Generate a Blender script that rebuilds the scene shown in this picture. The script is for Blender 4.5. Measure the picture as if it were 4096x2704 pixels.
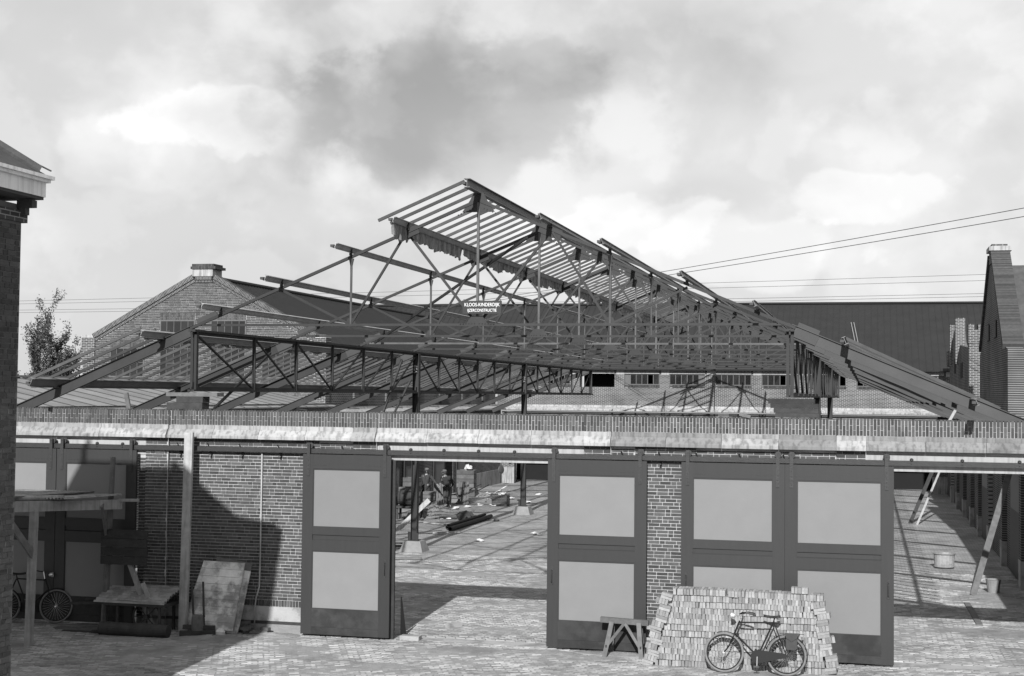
import bpy, bmesh, math, random
from mathutils import Vector, Matrix
for o in list(bpy.data.objects): bpy.data.objects.remove(o)
S = bpy.context.scene
COL = S.collection
R = random.Random(11)
V = Vector

# ---------------------------------------------------------------- camera
CAM = V((6.905, -27.842, 5.0))
YAW = math.radians(13.94); TILT = math.atan(223/5736.); ROLL = 0.0104
_f = V((-math.sin(YAW)*math.cos(TILT), math.cos(YAW)*math.cos(TILT), math.sin(TILT)))
_r = V((math.cos(YAW), math.sin(YAW), 0)); _u = _r.cross(_f)
cr = _r*math.cos(ROLL) + _u*math.sin(ROLL); cu = -_r*math.sin(ROLL) + _u*math.cos(ROLL)
cd = bpy.data.cameras.new('camera'); cam = bpy.data.objects.new('camera', cd); COL.objects.link(cam)
M = Matrix((cr, cu, -_f)).transposed().to_4x4(); M.translation = CAM
cam.matrix_world = M
cd.sensor_width = 36; cd.lens = 36*5736/4096.; cd.clip_end = 3000; cd.clip_start = .5
S.camera = cam
S.render.resolution_x, S.render.resolution_y = 1024, 676
S.view_settings.view_transform = 'Standard'; S.view_settings.look = 'None'
S.view_settings.exposure = 0.65; S.view_settings.gamma = 1

# ---------------------------------------------------------------- light
SUND = V((-.075, 1, -.575)).normalized()           # direction the light travels
sl = bpy.data.lights.new('sun', 'SUN'); sl.energy = 5.0; sl.angle = math.radians(.55); sl.color = (1, 1, 1)
so = bpy.data.objects.new('sun', sl); COL.objects.link(so)
so.rotation_euler = SUND.to_track_quat('-Z', 'Y').to_euler(); so.location = (5, -40, 30)

wd = bpy.data.worlds.new('World'); S.world = wd; wd.use_nodes = True
nt = wd.node_tree; nt.nodes.clear()
def N(tree, t, **k):
    n = tree.nodes.new(t)
    for a, b in k.items(): setattr(n, a, b)
    return n
def math_node(tree, op, a, b=None, clamp=False):
    n = N(tree, 'ShaderNodeMath', operation=op); n.use_clamp = clamp
    for i, x in enumerate((a, b)):
        if x is None: continue
        if isinstance(x, (int, float)): n.inputs[i].default_value = x
        else: tree.links.new(x, n.inputs[i])
    return n.outputs[0]
def ramp(tree, fac, stops, interp='LINEAR'):
    n = N(tree, 'ShaderNodeValToRGB'); e = n.color_ramp.elements; n.color_ramp.interpolation = interp
    while len(e) < len(stops): e.new(.5)
    for el, (p, v) in zip(e, stops): el.position = p; el.color = (v, v, v, 1)
    tree.links.new(fac, n.inputs[0]); return n.outputs[0]
sky = N(nt, 'ShaderNodeTexSky', sky_type='NISHITA', sun_disc=False)
sky.sun_elevation = math.atan(.575); sky.sun_rotation = math.pi-.075
bw = N(nt, 'ShaderNodeRGBToBW'); nt.links.new(sky.outputs[0], bw.inputs[0])
tc = N(nt, 'ShaderNodeTexCoord')
nrm = N(nt, 'ShaderNodeVectorMath', operation='NORMALIZE'); nt.links.new(tc.outputs['Generated'], nrm.inputs[0])
DIR = nrm.outputs[0]
def cloud(scale, loc, det, rough, dist=0.0, flat=1.9):
    m = N(nt, 'ShaderNodeMapping'); m.inputs['Location'].default_value = loc
    m.inputs['Scale'].default_value = (scale, scale, scale*flat)
    nt.links.new(DIR, m.inputs[0])
    n = N(nt, 'ShaderNodeTexNoise'); n.inputs['Scale'].default_value = 1; n.inputs['Detail'].default_value = det
    n.inputs['Roughness'].default_value = rough; n.inputs['Distortion'].default_value = dist
    nt.links.new(m.outputs[0], n.inputs[0]); return n.outputs[0]
def cloud_bank(d, rx, rz, rag, soft):
    """a cloud mass in direction d (azimuth right of +y, elevation), half-sizes in radians, ragged by noise"""
    v0 = V((math.sin(d[0])*math.cos(d[1]), math.cos(d[0])*math.cos(d[1]), math.sin(d[1])))
    df = N(nt, 'ShaderNodeVectorMath', operation='SUBTRACT'); nt.links.new(DIR, df.inputs[0]); df.inputs[1].default_value = v0
    sc = N(nt, 'ShaderNodeVectorMath', operation='MULTIPLY'); nt.links.new(df.outputs[0], sc.inputs[0]); sc.inputs[1].default_value = (1/rx, 1/rx, 1/rz)
    ln = N(nt, 'ShaderNodeVectorMath', operation='LENGTH'); nt.links.new(sc.outputs[0], ln.inputs[0])
    e = math_node(nt, 'ADD', ln.outputs['Value'], math_node(nt, 'MULTIPLY', math_node(nt, 'SUBTRACT', rag, .5), 2.6))
    return math_node(nt, 'MULTIPLY', ramp(nt, math_node(nt, 'MULTIPLY', e, .4), ((.4*(1-soft), 1.), (.4*(1+soft), 0.)), 'EASE'), 1.)
c1 = cloud(8., (3.1, 7.3, 0), 12, .5, .15, 1.35)
c2 = cloud(3.2, (1.2, 3.4, 2), 6, .45, .1, 1.3)
c3 = cloud(17., (5.2, 1.4, 7), 12, .52, .1, 1.2)
puff = math_node(nt, 'ADD', math_node(nt, 'MULTIPLY', ramp(nt, c1, ((.46, .0), (.60, 1.0)), 'EASE'), .6), math_node(nt, 'MULTIPLY', ramp(nt, c3, ((.49, .0), (.60, 1.0)), 'EASE'), .35))
cl = math_node(nt, 'ADD', math_node(nt, 'MULTIPLY', bw.outputs[0], .12), 3.55)
cl = math_node(nt, 'ADD', cl, math_node(nt, 'MULTIPLY', ramp(nt, c2, ((.3, 0.), (.7, 1.)), 'EASE'), .8))
cl = math_node(nt, 'ADD', cl, puff)
A0 = -YAW
banks = [((A0-.050, .195), .115, .050, c3, .22, -.9), ((A0-.055, .205), .14, .058, c1, .5, -1.05), ((A0+.0, .26), .22, .05, c1, .7, -.3), ((A0+.27, .185), .05, .018, c3, .6, -.6), ((A0+.12, .135), .045, .012, c3, .6, -.5),
         ((A0-.205, .185), .055, .026, c3, .13, .75), ((A0-.21, .18), .075, .034, c3, .4, .5), ((A0-.24, .155), .06, .026, c3, .15, .4), ((A0+.07, .115), .06, .022, c3, .13, .6), ((A0+.15, .10), .09, .022, c3, .14, .6), ((A0+.10, .11), .13, .03, c3, .5, .4), ((A0+.24, .135), .045, .018, c3, .14, .6),
         ((A0+.2, .24), .2, .1, c2, .8, .6), ((A0-.30, .09), .18, .07, c1, .8, -.35)]
for d_, rx_, rz0, rag_, sf_, am_ in banks: cl = math_node(nt, 'ADD', cl, math_node(nt, 'MULTIPLY', cloud_bank(d_, rx_, rz0, rag_, sf_), am_))
bg = N(nt, 'ShaderNodeBackground'); bg.inputs[1].default_value = .1
nt.links.new(cl, bg.inputs[0])
wo = N(nt, 'ShaderNodeOutputWorld'); nt.links.new(bg.outputs[0], wo.inputs[0])

# ---------------------------------------------------------------- materials
MATS = {}
def mat(name, base, var=.18,  scale=4., ivar=0., rough=.85, bump=.0, bscale=30., stretch=(1, 1, 1),
        spec=.3, metal=0., streak=0., patch=None, cont=False):
    m = bpy.data.materials.new(name); m.use_nodes = True; t = m.node_tree; t.nodes.clear()
    L = t.links.new
    co = N(t, 'ShaderNodeTexCoord'); oi = N(t, 'ShaderNodeObjectInfo'); ge = N(t, 'ShaderNodeNewGeometry')
    add = N(t, 'ShaderNodeVectorMath', operation='ADD'); L(co.outputs['Object'], add.inputs[0])
    sc = N(t, 'ShaderNodeVectorMath', operation='SCALE'); sc.inputs[0].default_value = (37., 19., 53.)
    (None if cont else L(oi.outputs['Random'], sc.inputs['Scale'])); L(sc.outputs[0], add.inputs[1])
    mp = N(t, 'ShaderNodeMapping'); mp.inputs['Scale'].default_value = stretch; L(add.outputs[0], mp.inputs[0])
    no = N(t, 'ShaderNodeTexNoise'); no.inputs['Scale'].default_value = scale; no.inputs['Detail'].default_value = 7
    no.inputs['Roughness'].default_value = .62; L(mp.outputs[0], no.inputs[0])
    v = math_node(t, 'MULTIPLY', math_node(t, 'ADD', math_node(t, 'MULTIPLY', math_node(t, 'SUBTRACT', no.outputs[0], .5), 4*var), 1.), base)
    if ivar:
        fr = math_node(t, 'FRACT', math_node(t, 'ADD', oi.outputs['Random'], ge.outputs['Random Per Island']))
        v = math_node(t, 'MULTIPLY', v, math_node(t, 'ADD', math_node(t, 'MULTIPLY', math_node(t, 'SUBTRACT', fr, .5), 2*ivar), 1.))
    if streak:
        mp2 = N(t, 'ShaderNodeMapping'); mp2.inputs['Scale'].default_value = (9., 9., .6); L(add.outputs[0], mp2.inputs[0])
        n2 = N(t, 'ShaderNodeTexNoise'); n2.inputs['Scale'].default_value = 1.6; n2.inputs['Detail'].default_value = 5; L(mp2.outputs[0], n2.inputs[0])
        v = math_node(t, 'MULTIPLY', v, ramp(t, n2.outputs[0], ((.36, 1.-streak), (.52, 1.), (.8, 1.1))))
    if patch:
        n3 = N(t, 'ShaderNodeTexNoise'); n3.inputs['Scale'].default_value = patch[0]; n3.inputs['Detail'].default_value = 8
        n3.inputs['Roughness'].default_value = .65; L(add.outputs[0], n3.inputs[0])
        v = math_node(t, 'MULTIPLY', v, ramp(t, n3.outputs[0], ((patch[1], patch[2]), (patch[1]+.1, 1.))))
    v = math_node(t, 'MAXIMUM', v, .004)
    cb = N(t, 'ShaderNodeCombineColor')
    for i in range(3): L(v, cb.inputs[i])
    p = N(t, 'ShaderNodeBsdfPrincipled'); L(cb.outputs[0], p.inputs['Base Color'])
    p.inputs['Roughness'].default_value = rough; p.inputs['Specular IOR Level'].default_value = spec; p.inputs['Metallic'].default_value = metal
    if bump:
        n4 = N(t, 'ShaderNodeTexNoise'); n4.inputs['Scale'].default_value = bscale; n4.inputs['Detail'].default_value = 5; L(mp.outputs[0], n4.inputs[0])
        b = N(t, 'ShaderNodeBump'); b.inputs['Strength'].default_value = bump; b.inputs['Distance'].default_value = .02
        L(n4.outputs[0], b.inputs['Height']); L(b.outputs[0], p.inputs['Normal'])
    o = N(t, 'ShaderNodeOutputMaterial'); L(p.outputs[0], o.inputs[0])
    MATS[name] = m; return m
def brickmat(name, base, mortar, axis, w=.22, h=.0675, bump=.4, rot=0.):
    m = bpy.data.materials.new(name); m.use_nodes = True; t = m.node_tree; t.nodes.clear(); L = t.links.new
    co = N(t, 'ShaderNodeTexCoord'); sp = N(t, 'ShaderNodeSeparateXYZ'); L(co.outputs['Object'], sp.inputs[0])
    cb = N(t, 'ShaderNodeCombineXYZ')
    L(sp.outputs['XY'.index(axis[0])], cb.inputs[0]); L(sp.outputs['XYZ'.index(axis[1])], cb.inputs[1])
    mp = N(t, 'ShaderNodeMapping'); mp.inputs['Rotation'].default_value = (0, 0, rot); L(cb.outputs[0], mp.inputs[0])
    br = N(t, 'ShaderNodeTexBrick'); L(mp.outputs[0], br.inputs[0])
    for k, x in (('Color1', base*.75), ('Color2', base*1.25), ('Mortar', mortar)): br.inputs[k].default_value = (x, x, x, 1)
    br.inputs['Scale'].default_value = 1; br.inputs['Mortar Size'].default_value = h*.11; br.inputs['Brick Width'].default_value = w; br.inputs['Row Height'].default_value = h
    no = N(t, 'ShaderNodeTexNoise'); no.inputs['Scale'].default_value = .7; no.inputs['Detail'].default_value = 8; L(co.outputs['Object'], no.inputs[0])
    mx = N(t, 'ShaderNodeMix', data_type='RGBA', blend_type='MULTIPLY'); mx.inputs[0].default_value = 1
    L(br.outputs[0], mx.inputs[6]); L(ramp(t, no.outputs[0], ((.3, .7), (.7, 1.25))), mx.inputs[7])
    p = N(t, 'ShaderNodeBsdfPrincipled'); L(mx.outputs[2], p.inputs['Base Color']); p.inputs['Roughness'].default_value = .9
    p.inputs['Specular IOR Level'].default_value = .2
    b = N(t, 'ShaderNodeBump'); b.inputs['Strength'].default_value = bump; b.inputs['Distance'].default_value = .01; b.invert = True
    L(br.outputs['Fac'], b.inputs['Height']); L(b.outputs[0], p.inputs['Normal'])
    o = N(t, 'ShaderNodeOutputMaterial'); L(p.outputs[0], o.inputs[0]); MATS[name] = m
mat('brick', .052, .22, 9, .38, .9, .35, 60)
mat('mortar', .34, .15, 3, 0, .95, .4, 80, patch=(1.2, .4, .75))
mat('house_brick', .05, .2, 9, .3, .9, .35, 60)
mat('house_mortar', .13, .15, 3, 0, .95)
mat('pile_brick', .21, .2, 14, .32, .9, .4, 70)
mat('loose_brick', .09, .25, 10, .3, .9, .4, 60)
mat('concrete', .26, .2, 2.2, .16, .9, .35, 40, streak=.4, patch=(1.1, .36, .8))
mat('concrete_grey', .165, .2, 2.2, .12, .9, .35, 40, streak=.35, patch=(1.1, .36, .8))
mat('lintel', .27, .1, 1.5, .05, .9, .2, 40, streak=.2)
mat('plinth', .26, .16, 2.5, 0, .9, .3, 40, patch=(2.5, .4, .7))
mat('footing', .17, .2, 5, 0, .9, .5, 25)
mat('steel', .013, .4, 2, .25, .6, .06, 60, spec=.4)
mat('steel_rafter', .032, .3, 1.5, .2, .6, .05, 60, spec=.4)
mat('steel_left', .02, .35, 1.5, .2, .6, .05, 60, spec=.4)  # darker steel tone, used on the left aisle beams only
mat('steel_grey', .06, .35, 3, .25, .6, .2, 60, spec=.4)
mat('ironwork', .02, .3, 12, .1, .55, .3, 80, spec=.4)
mat('door_paint', .0175, .12, 2.5, .08, .55, .12, 50, (6, 6, .6), spec=.4)
mat('door_dirty', .027, .35, 3.5, .1, .8, .15, 50, patch=(2.2, .45, .7))
mat('door_panel', .142, .05, 2.2, .07, .6, .05, 120)
mat('timber', .10, .35, 6, .25, .85, .4, 40, (1, 1, 1))
mat('timber_pale', .25, .25, 5, .2, .85, .35, 30, streak=.25)
mat('timber_dark', .032, .35, 6, .25, .9, .5, 30)
mat('timber_worn', .5, .3, 4, .1, .9, .4, 30, patch=(2.6, .46, .5), cont=True)
mat('batten', .045, .3, 4, .35, .8, .2, 40)
mat('roof_felt', .016, .2, 1.5, 0, .9, .4, 12, (1, 1, 1))
mat('roof_sheet', .17, .2, 1.2, .1, .8, .2, 20)
mat('corrugated', .24, .3, 5, .1, .6, .2, 40, spec=.5, patch=(3, .42, .6))
mat('cloth', .2, .4, 9, .3, .95, .6, 25, (3, 3, .6), streak=.4)
mat('sign_board', .022, .12, 4, 0, .6)
mat('paint_white', .62, .1, 20, 0, .7)
mat('chalk', .22, .4, 60, 0, .9)
mat('dirt', .085, .3, 5, 0, .95, .9, 18)
mat('sand', .17, .25, 6, 0, .95, .9, 40)
mat('rubbish', .12, .6, 14, .5, .95, .8, 20)
mat('paper', .5, .15, 8, .2, .8)
mat('white_trim', .62, .12, 2, 0, .7, streak=.2)
mat('soffit', .05, .2, 3)
mat('tile', .05, .3, 4, .2, .8, .4, 20)
mat('glass', .012, .3, 3, .5, .12, spec=.6)
mat('window_frame', .09, .15, 5)
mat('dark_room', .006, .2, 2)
mat('leaf', .045, .3, 6, .5, .7)
mat('bark', .05, .3, 12, 0, .95, .6, 30)
mat('rubber', .05, .3, 8, .1, .8)
mat('tyre_pale', .13, .2, 8, .1, .8)
mat('enamel', .006, .1, 5, 0, .65, spec=.25)
mat('chrome', .55, .1, 9, 0, .3, metal=.7)
mat('leather', .02, .3, 14, 0, .6, spec=.3)
mat('skin', .17, .1, 10, 0, .6)
mat('hair', .03, .2, 20)
mat('wool_dark', .022, .3, 14, 0, .95)
mat('wool_grey', .035, .3, 14, 0, .95)
mat('cap_tweed', .09, .3, 30, 0, .95)
mat('shirt', .4, .1, 10, 0, .9)
mat('wicker', .06, .4, 30, .3, .9, .6, 60)
mat('pipe_iron', .028, .4, 6, .1, .75, .5, 30)
mat('cobble', .25, .2, 9, .36, .9, .5, 40, patch=(.5, .42, .7))
mat('purlin_sunlit', .24, .25, 3, .2, .6, .1, 60, spec=.4)  # paler copy of purlin_steel: light on the left purlins' sunward webs painted in
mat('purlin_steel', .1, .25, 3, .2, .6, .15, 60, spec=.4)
mat('crate_wood', .09, .35, 5, .35, .9, .4, 30)
brickmat('brick_x', .048, .3, 'XZ'); brickmat('brick_y', .046, .22, 'YZ')

# ---------------------------------------------------------------- mesh builder
ORG = {}
class MB:
    def __init__(s): s.v = []; s.f = []; s.m = []
    def add(s, vs, fs, mi=0):
        b = len(s.v); s.v += [V(p) for p in vs]; s.f += [tuple(b+i for i in f) for f in fs]; s.m += [mi]*len(fs); return s
    def box(s, a, b, mi=0):
        (x0, y0, z0), (x1, y1, z1) = a, b
        return s.add([(x0,y0,z0),(x1,y0,z0),(x1,y1,z0),(x0,y1,z0),(x0,y0,z1),(x1,y0,z1),(x1,y1,z1),(x0,y1,z1)],
                     [(0,3,2,1),(4,5,6,7),(0,1,5,4),(1,2,6,5),(2,3,7,6),(3,0,4,7)], mi)
    def bar(s, p0, p1, w, h, up=(0, 0, 1), os=0., ou=0., taper=1.):
        p0, p1 = V(p0), V(p1); d = (p1-p0).normalized(); up = V(up)
        if abs(d.dot(up)) > .99: up = V((0, 1, 0))
        sd = d.cross(up).normalized(); u = sd.cross(d)
        vs = []
        for p, k in ((p0, 1.), (p1, taper)):
            c = p+sd*os+u*ou
            vs += [c-sd*w/2*k-u*h/2*k, c+sd*w/2*k-u*h/2*k, c+sd*w/2*k+u*h/2*k, c-sd*w/2*k+u*h/2*k]
        return s.add(vs, [(0,3,2,1),(4,5,6,7),(0,1,5,4),(1,2,6,5),(2,3,7,6),(3,0,4,7)])
    def ibeam(s, p0, p1, h, b, up=(0, 0, 1), tw=.012, tf=.014):
        s.bar(p0, p1, tw, h-2*tf, up); s.bar(p0, p1, b, tf, up, ou=h/2-tf/2); s.bar(p0, p1, b, tf, up, ou=-h/2+tf/2); return s
    def tube(s, pts, r, n=8, cap=True, closed=False):
        pts = [V(p) for p in pts]; rs = r if isinstance(r, (list, tuple)) else [r]*len(pts); b = len(s.v); m = len(pts)
        ref = None
        for i, p in enumerate(pts):
            if closed: d = pts[(i+1) % m]-pts[i-1]
            else: d = pts[min(i+1, m-1)]-pts[max(i-1, 0)]
            d.normalize()
            if ref is None: ref = V((0, 0, 1)) if abs(d.z) < .9 else V((1, 0, 0))
            a = d.cross(ref).normalized(); c = a.cross(d); ref = c
            for k in range(n):
                t = 2*math.pi*k/n; s.v.append(p+(a*math.cos(t)+c*math.sin(t))*rs[i])
        for i in range(m if closed else m-1):
            for k in range(n):
                i2 = (i+1) % m; s.f.append((b+i*n+k, b+i*n+(k+1) % n, b+i2*n+(k+1) % n, b+i2*n+k)); s.m.append(0)
        if cap and not closed:
            s.f.append(tuple(b+k for k in range(n))[::-1]); s.f.append(tuple(b+(m-1)*n+k for k in range(n))); s.m += [0, 0]
        return s
    def ring(s, c, r, t, axis=(0, 1, 0), n=32, k=6, flat=1.):
        c, ax = V(c), V(axis).normalized(); a = ax.orthogonal().normalized(); bb = ax.cross(a); b = len(s.v)
        for i in range(n):
            t0 = 2*math.pi*i/n; d = a*math.cos(t0)+bb*math.sin(t0)
            for j in range(k):
                t1 = 2*math.pi*j/k; s.v.append(c+d*(r+t*math.cos(t1))+ax*t*flat*math.sin(t1))
        for i in range(n):
            for j in range(k):
                i2, j2 = (i+1) % n, (j+1) % k
                s.f.append((b+i*k+j, b+i2*k+j, b+i2*k+j2, b+i*k+j2)); s.m.append(0)
        return s
    def lathe(s, prof, c=(0, 0, 0), axis=(0, 0, 1), n=14):
        c, ax = V(c), V(axis).normalized(); a = ax.orthogonal().normalized(); bb = ax.cross(a); b = len(s.v)
        for r, h in prof:
            for i in range(n):
                t = 2*math.pi*i/n; s.v.append(c+(a*math.cos(t)+bb*math.sin(t))*r+ax*h)
        for j in range(len(prof)-1):
            for i in range(n):
                s.f.append((b+j*n+i, b+j*n+(i+1) % n, b+(j+1)*n+(i+1) % n, b+(j+1)*n+i)); s.m.append(0)
        s.f.append(tuple(b+i for i in range(n))[::-1]); s.f.append(tuple(b+(len(prof)-1)*n+i for i in range(n))); s.m += [0, 0]
        return s
    def prism(s, poly, ax, a0, a1):          # polygon in the other two axes, extruded along axis index ax
        n = len(poly); vs = []
        for a in (a0, a1):
            for p in poly:
                q = list(p); q.insert(ax, a); vs.append(q)
        fs = [tuple(range(n))[::-1], tuple(range(n, 2*n))]+[(i, (i+1) % n, n+(i+1) % n, n+i) for i in range(n)]
        return s.add(vs, fs)
    def xform(s, m, i0=0):
        for i in range(i0, len(s.v)): s.v[i] = m @ s.v[i]
        return s
    def mesh(s, name, mats, org=V((0, 0, 0)), smooth=False):
        me = bpy.data.meshes.new(name)
        me.from_pydata([tuple(p-org) for p in s.v], [], s.f)
        for k in (mats if isinstance(mats, (list, tuple)) else [mats]): me.materials.append(MATS[k])
        if any(s.m): me.polygons.foreach_set('material_index', s.m)
        bm = bmesh.new(); bm.from_mesh(me); bmesh.ops.recalc_face_normals(bm, faces=bm.faces); bm.to_mesh(me); bm.free()
        if smooth: me.shade_smooth() if hasattr(me, 'shade_smooth') else [setattr(p, 'use_smooth', True) for p in me.polygons]
        me.update(); return me
    def build(s, name, mats, parent=None, org=None, smooth=False):
        if parent is not None: o0 = ORG[parent]
        else: o0 = V(org) if org is not None else s.base()
        o = bpy.data.objects.new(name, s.mesh(name, mats, o0, smooth)); COL.objects.link(o)
        if parent is not None: o.parent = parent
        else: o.location = o0
        ORG[o] = o0; return o
    def base(s):
        xs = [p.x for p in s.v]; ys = [p.y for p in s.v]; zs = [p.z for p in s.v]
        return V(((min(xs)+max(xs))/2, (min(ys)+max(ys))/2, min(zs)))
def tag(o, label=None, cat=None, group=None, kind=None):
    if label: o['label'] = label
    if cat: o['category'] = cat
    if group: o['group'] = group
    if kind: o['kind'] = kind
    return o
def thing(name, label, cat, loc=(0, 0, 0), group=None):
    o = bpy.data.objects.new(name, None); COL.objects.link(o); o.location = loc; o.empty_display_size = .2
    ORG[o] = V(loc); return tag(o, label, cat, group)
def inst(name, me, parent, loc, rot=None):
    o = bpy.data.objects.new(name, me); COL.objects.link(o); o.parent = parent
    o.location = V(loc)-ORG[parent]
    if rot: o.rotation_euler = rot
    return o
def copy_tree(o, parent=None):
    c = o.copy(); COL.objects.link(c); c.parent = parent; ORG[c] = ORG.get(o, V((0, 0, 0)))
    for ch in [k for k in KIDS(o)]: copy_tree(ch, c)
    return c
def KIDS(o): return list(o.children)
def text(parent, s, size, loc, rot, m, name='lettering', wide=1.):
    cu_ = bpy.data.curves.new(name, 'FONT'); cu_.body = s; cu_.size = size; cu_.align_x = 'CENTER'; cu_.align_y = 'CENTER'; cu_.extrude = .0015
    cu_.space_character = 1.0
    t = bpy.data.objects.new('tmp', cu_); COL.objects.link(t); bpy.context.view_layer.update()
    me = bpy.data.meshes.new_from_object(t.evaluated_get(bpy.context.evaluated_depsgraph_get()))
    bpy.data.objects.remove(t); me.materials.clear(); me.materials.append(MATS[m])
    o = bpy.data.objects.new(name, me); COL.objects.link(o); o.parent = parent; o.location = V(loc)-ORG[parent]; o.rotation_euler = rot; o.scale = (wide, 1, 1)
    return o

# bricks on a vertical face: origin o, horizontal direction u, outward normal n
def course(u0, u1, L, rnd, k, joint=.011):
    """bricks of one course: stretchers and headers in turn, shifted every course"""
    out = []; u = u0; i = k
    first = [L*.5, L, L*.25, L*.75][k % 4]
    while u < u1-.02:
        w = first if u == u0 else (L if i % 3 else L*.5-.004)
        e = min(u+w, u1)
        if e-u > .035: out.append((u, e-joint))
        u = e; i += 1
    return out
def brick_box(mb, o, u, n, a, b, z0, z1, d, inset=.0):
    p = [o+u*a+V((0, 0, z0)), o+u*b+V((0, 0, z0)), o+u*b+V((0, 0, z1)), o+u*a+V((0, 0, z1))]
    q = [x+n*d for x in p]
    mb.add(p+q, [(4, 5, 6, 7), (0, 1, 5, 4), (1, 2, 6, 5), (2, 3, 7, 6), (3, 0, 4, 7)])
def lay_bricks(parent, o, u, n, rows, material, nsingle=0, depth=.011, L=.22, single_test=None, rnd=None, left=[0]):
    """rows: list of (z0, z1, [(u0,u1),...]).  The first nsingle whole bricks are objects of their own."""
    o, u, n = V(o), V(u), V(n); rnd = rnd or R; mb = MB(); meshes = {}; cnt = 0
    for k, (z0, z1, spans) in enumerate(rows):
        for (a0, a1) in spans:
            for (a, b) in course(a0, a1, L, rnd, k):
                d = depth+rnd.uniform(-.003, .004)
                if cnt < nsingle and (single_test is None or single_test(o+u*a+V((0, 0, z0)))):
                    key = (round(b-a, 3), round(z1-z0, 4))
                    if key not in meshes:
                        m2 = MB(); brick_box(m2, V((0, 0, 0)), u, n, 0, b-a, 0, z1-z0, depth); meshes[key] = m2.mesh('brick', material)
                    inst('brick', meshes[key], parent, o+u*a+V((0, 0, z0))+n*(d-depth)); cnt += 1
                else: brick_box(mb, o, u, n, a, b, z0, z1, d)
    if mb.v:
        x = mb.build('brickwork', material, parent); x['kind'] = 'stuff'
    return cnt
def rows_rect(u0, u1, z0, z1, ch=.0675, joint=.0165):
    out = []; z = z0
    while z+ch <= z1+.02: out.append((z, z+ch-joint, [(u0, u1)])); z += ch
    return out

# ================================================================ THE SETTING
brickmat('ground_setts', .235, .15, 'XY', .21, .105, .5)
g = MB().add([(-400, -120, 0), (400, -120, 0), (400, 900, 0), (-400, 900, 0)], [(0, 1, 2, 3)]).build('ground', 'ground_setts', org=(0, 0, 0)); tag(g, kind='structure')
# klinker paving as real stones: forecourt laid askew, yard laid in rows along the wall
def sett(mb, c, ux, uy, l, w, h, rnd):
    j = .011; l2, w2 = l/2-j/2, w/2-j/2; t = .012
    zs = [h+rnd.uniform(-.004, .004) for _ in range(4)]
    p = []
    for (sx_, sy_) in ((-1, -1), (1, -1), (1, 1), (-1, 1)): p.append(c+ux*l2*sx_+uy*w2*sy_+V((0, 0, -.004)))
    for i, (sx_, sy_) in enumerate(((-1, -1), (1, -1), (1, 1), (-1, 1))): p.append(c+ux*(l2-t)*sx_+uy*(w2-t)*sy_+V((0, 0, zs[i])))
    mb.add(p, [(4, 5, 6, 7), (0, 1, 5, 4), (1, 2, 6, 5), (2, 3, 7, 6), (3, 0, 4, 7)])
def paving(x0, x1, y0, y1, ang, l, w, h, keep, nsingle, near):
    rnd = random.Random(5); mb = MB(); ux = V((math.cos(ang), math.sin(ang), 0)); uy = V((-math.sin(ang), math.cos(ang), 0))
    c0 = V(((x0+x1)/2, (y0+y1)/2, 0)); rr = math.hypot(x1-x0, y1-y0)/2; n = int(2*rr/w); k = int(2*rr/l); cnt = 0
    protos = []
    for _ in range(6):
        m2 = MB(); sett(m2, V((0, 0, 0)), ux, uy, l, w, h, rnd); protos.append(m2.mesh('sett', 'cobble'))
    for a in range(n):
        for b in range(k):
            c = c0+ux*((b-k/2+.5*(a % 2))*l+rnd.uniform(-.006, .006))+uy*((a-n/2)*w+rnd.uniform(-.005, .005))
            if not (x0 < c.x < x1 and y0 < c.y < y1) or not keep(c): continue
            if rnd.random() < .012: continue
            if cnt < nsingle and near(c): inst('sett', rnd.choice(protos), g, c+V((0, 0, rnd.uniform(-.004, .003)))); cnt += 1
            else: sett(mb, c+V((0, 0, rnd.uniform(-.004, .004))), ux, uy, l, w, h, rnd)
    o = mb.build('setts', 'cobble', g); o['kind'] = 'stuff'
paving(-13, 11.2, -4.6, -.02, math.radians(24), .21, .105, .018, lambda c: True, 300, lambda c: -4.2 < c.y < -2.6 and -2.5 < c.x < 3)
paving(-9.5, 11.0, .42, 15, 0, .21, .105, .018, lambda c: (c.x < 4.5 and c.x > -3.4-.42*c.y) or c.x > 4.2, 0, None)
def drift(x0, x1, y0, y1, step, lo, hi, label, seed, keep=None):
    from mathutils import noise as nz
    nx, ny = int((x1-x0)/step), int((y1-y0)/step); vs = []; fs = []
    for j in range(ny+1):
        for i in range(nx+1):
            x, y = x0+(x1-x0)*i/nx, y0+(y1-y0)*j/ny; q = V((x*.55+seed, y*.8, 0)); n_ = nz.fractal(q, 1., 2., 4)+.35*nz.noise(V((x*4, y*4, seed)))
            e = min(1., min(x-x0, x1-x, y-y0, y1-y)/.4+.0)
            vs.append((x, y, lo+(hi-lo)*max(0, min(1, .5+.6*n_))*e-.004*(1-e)))
    for j in range(ny):
        for i in range(nx):
            a_ = j*(nx+1)+i; fs.append((a_, a_+1, a_+nx+2, a_+nx+1))
    o = MB().add(vs, fs).build('sand_film', 'sand', org=(x0, y0, 0), smooth=True); o['kind'] = 'stuff'; o['label'] = label; o['category'] = 'sand'
mat('sand', .21, .2, 5, 0, .95, .9, 40, patch=(.8, .42, .75))
drift(-13, 11.2, -4.6, -.02, .11, .003, .027, 'sand and dust lying between the setts of the forecourt', 3.)
drift(-9.5, 11.0, .42, 15, .16, .003, .026, 'sand and dust lying between the setts of the yard', 9.)
tag(MB().box((-2.7, -.06, 0), (1.4, .40, .014)).box((6.95, -.06, 0), (11.0, .40, .014)).build('threshold', 'plinth', org=(0, 0, 0)), kind='structure')

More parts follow.
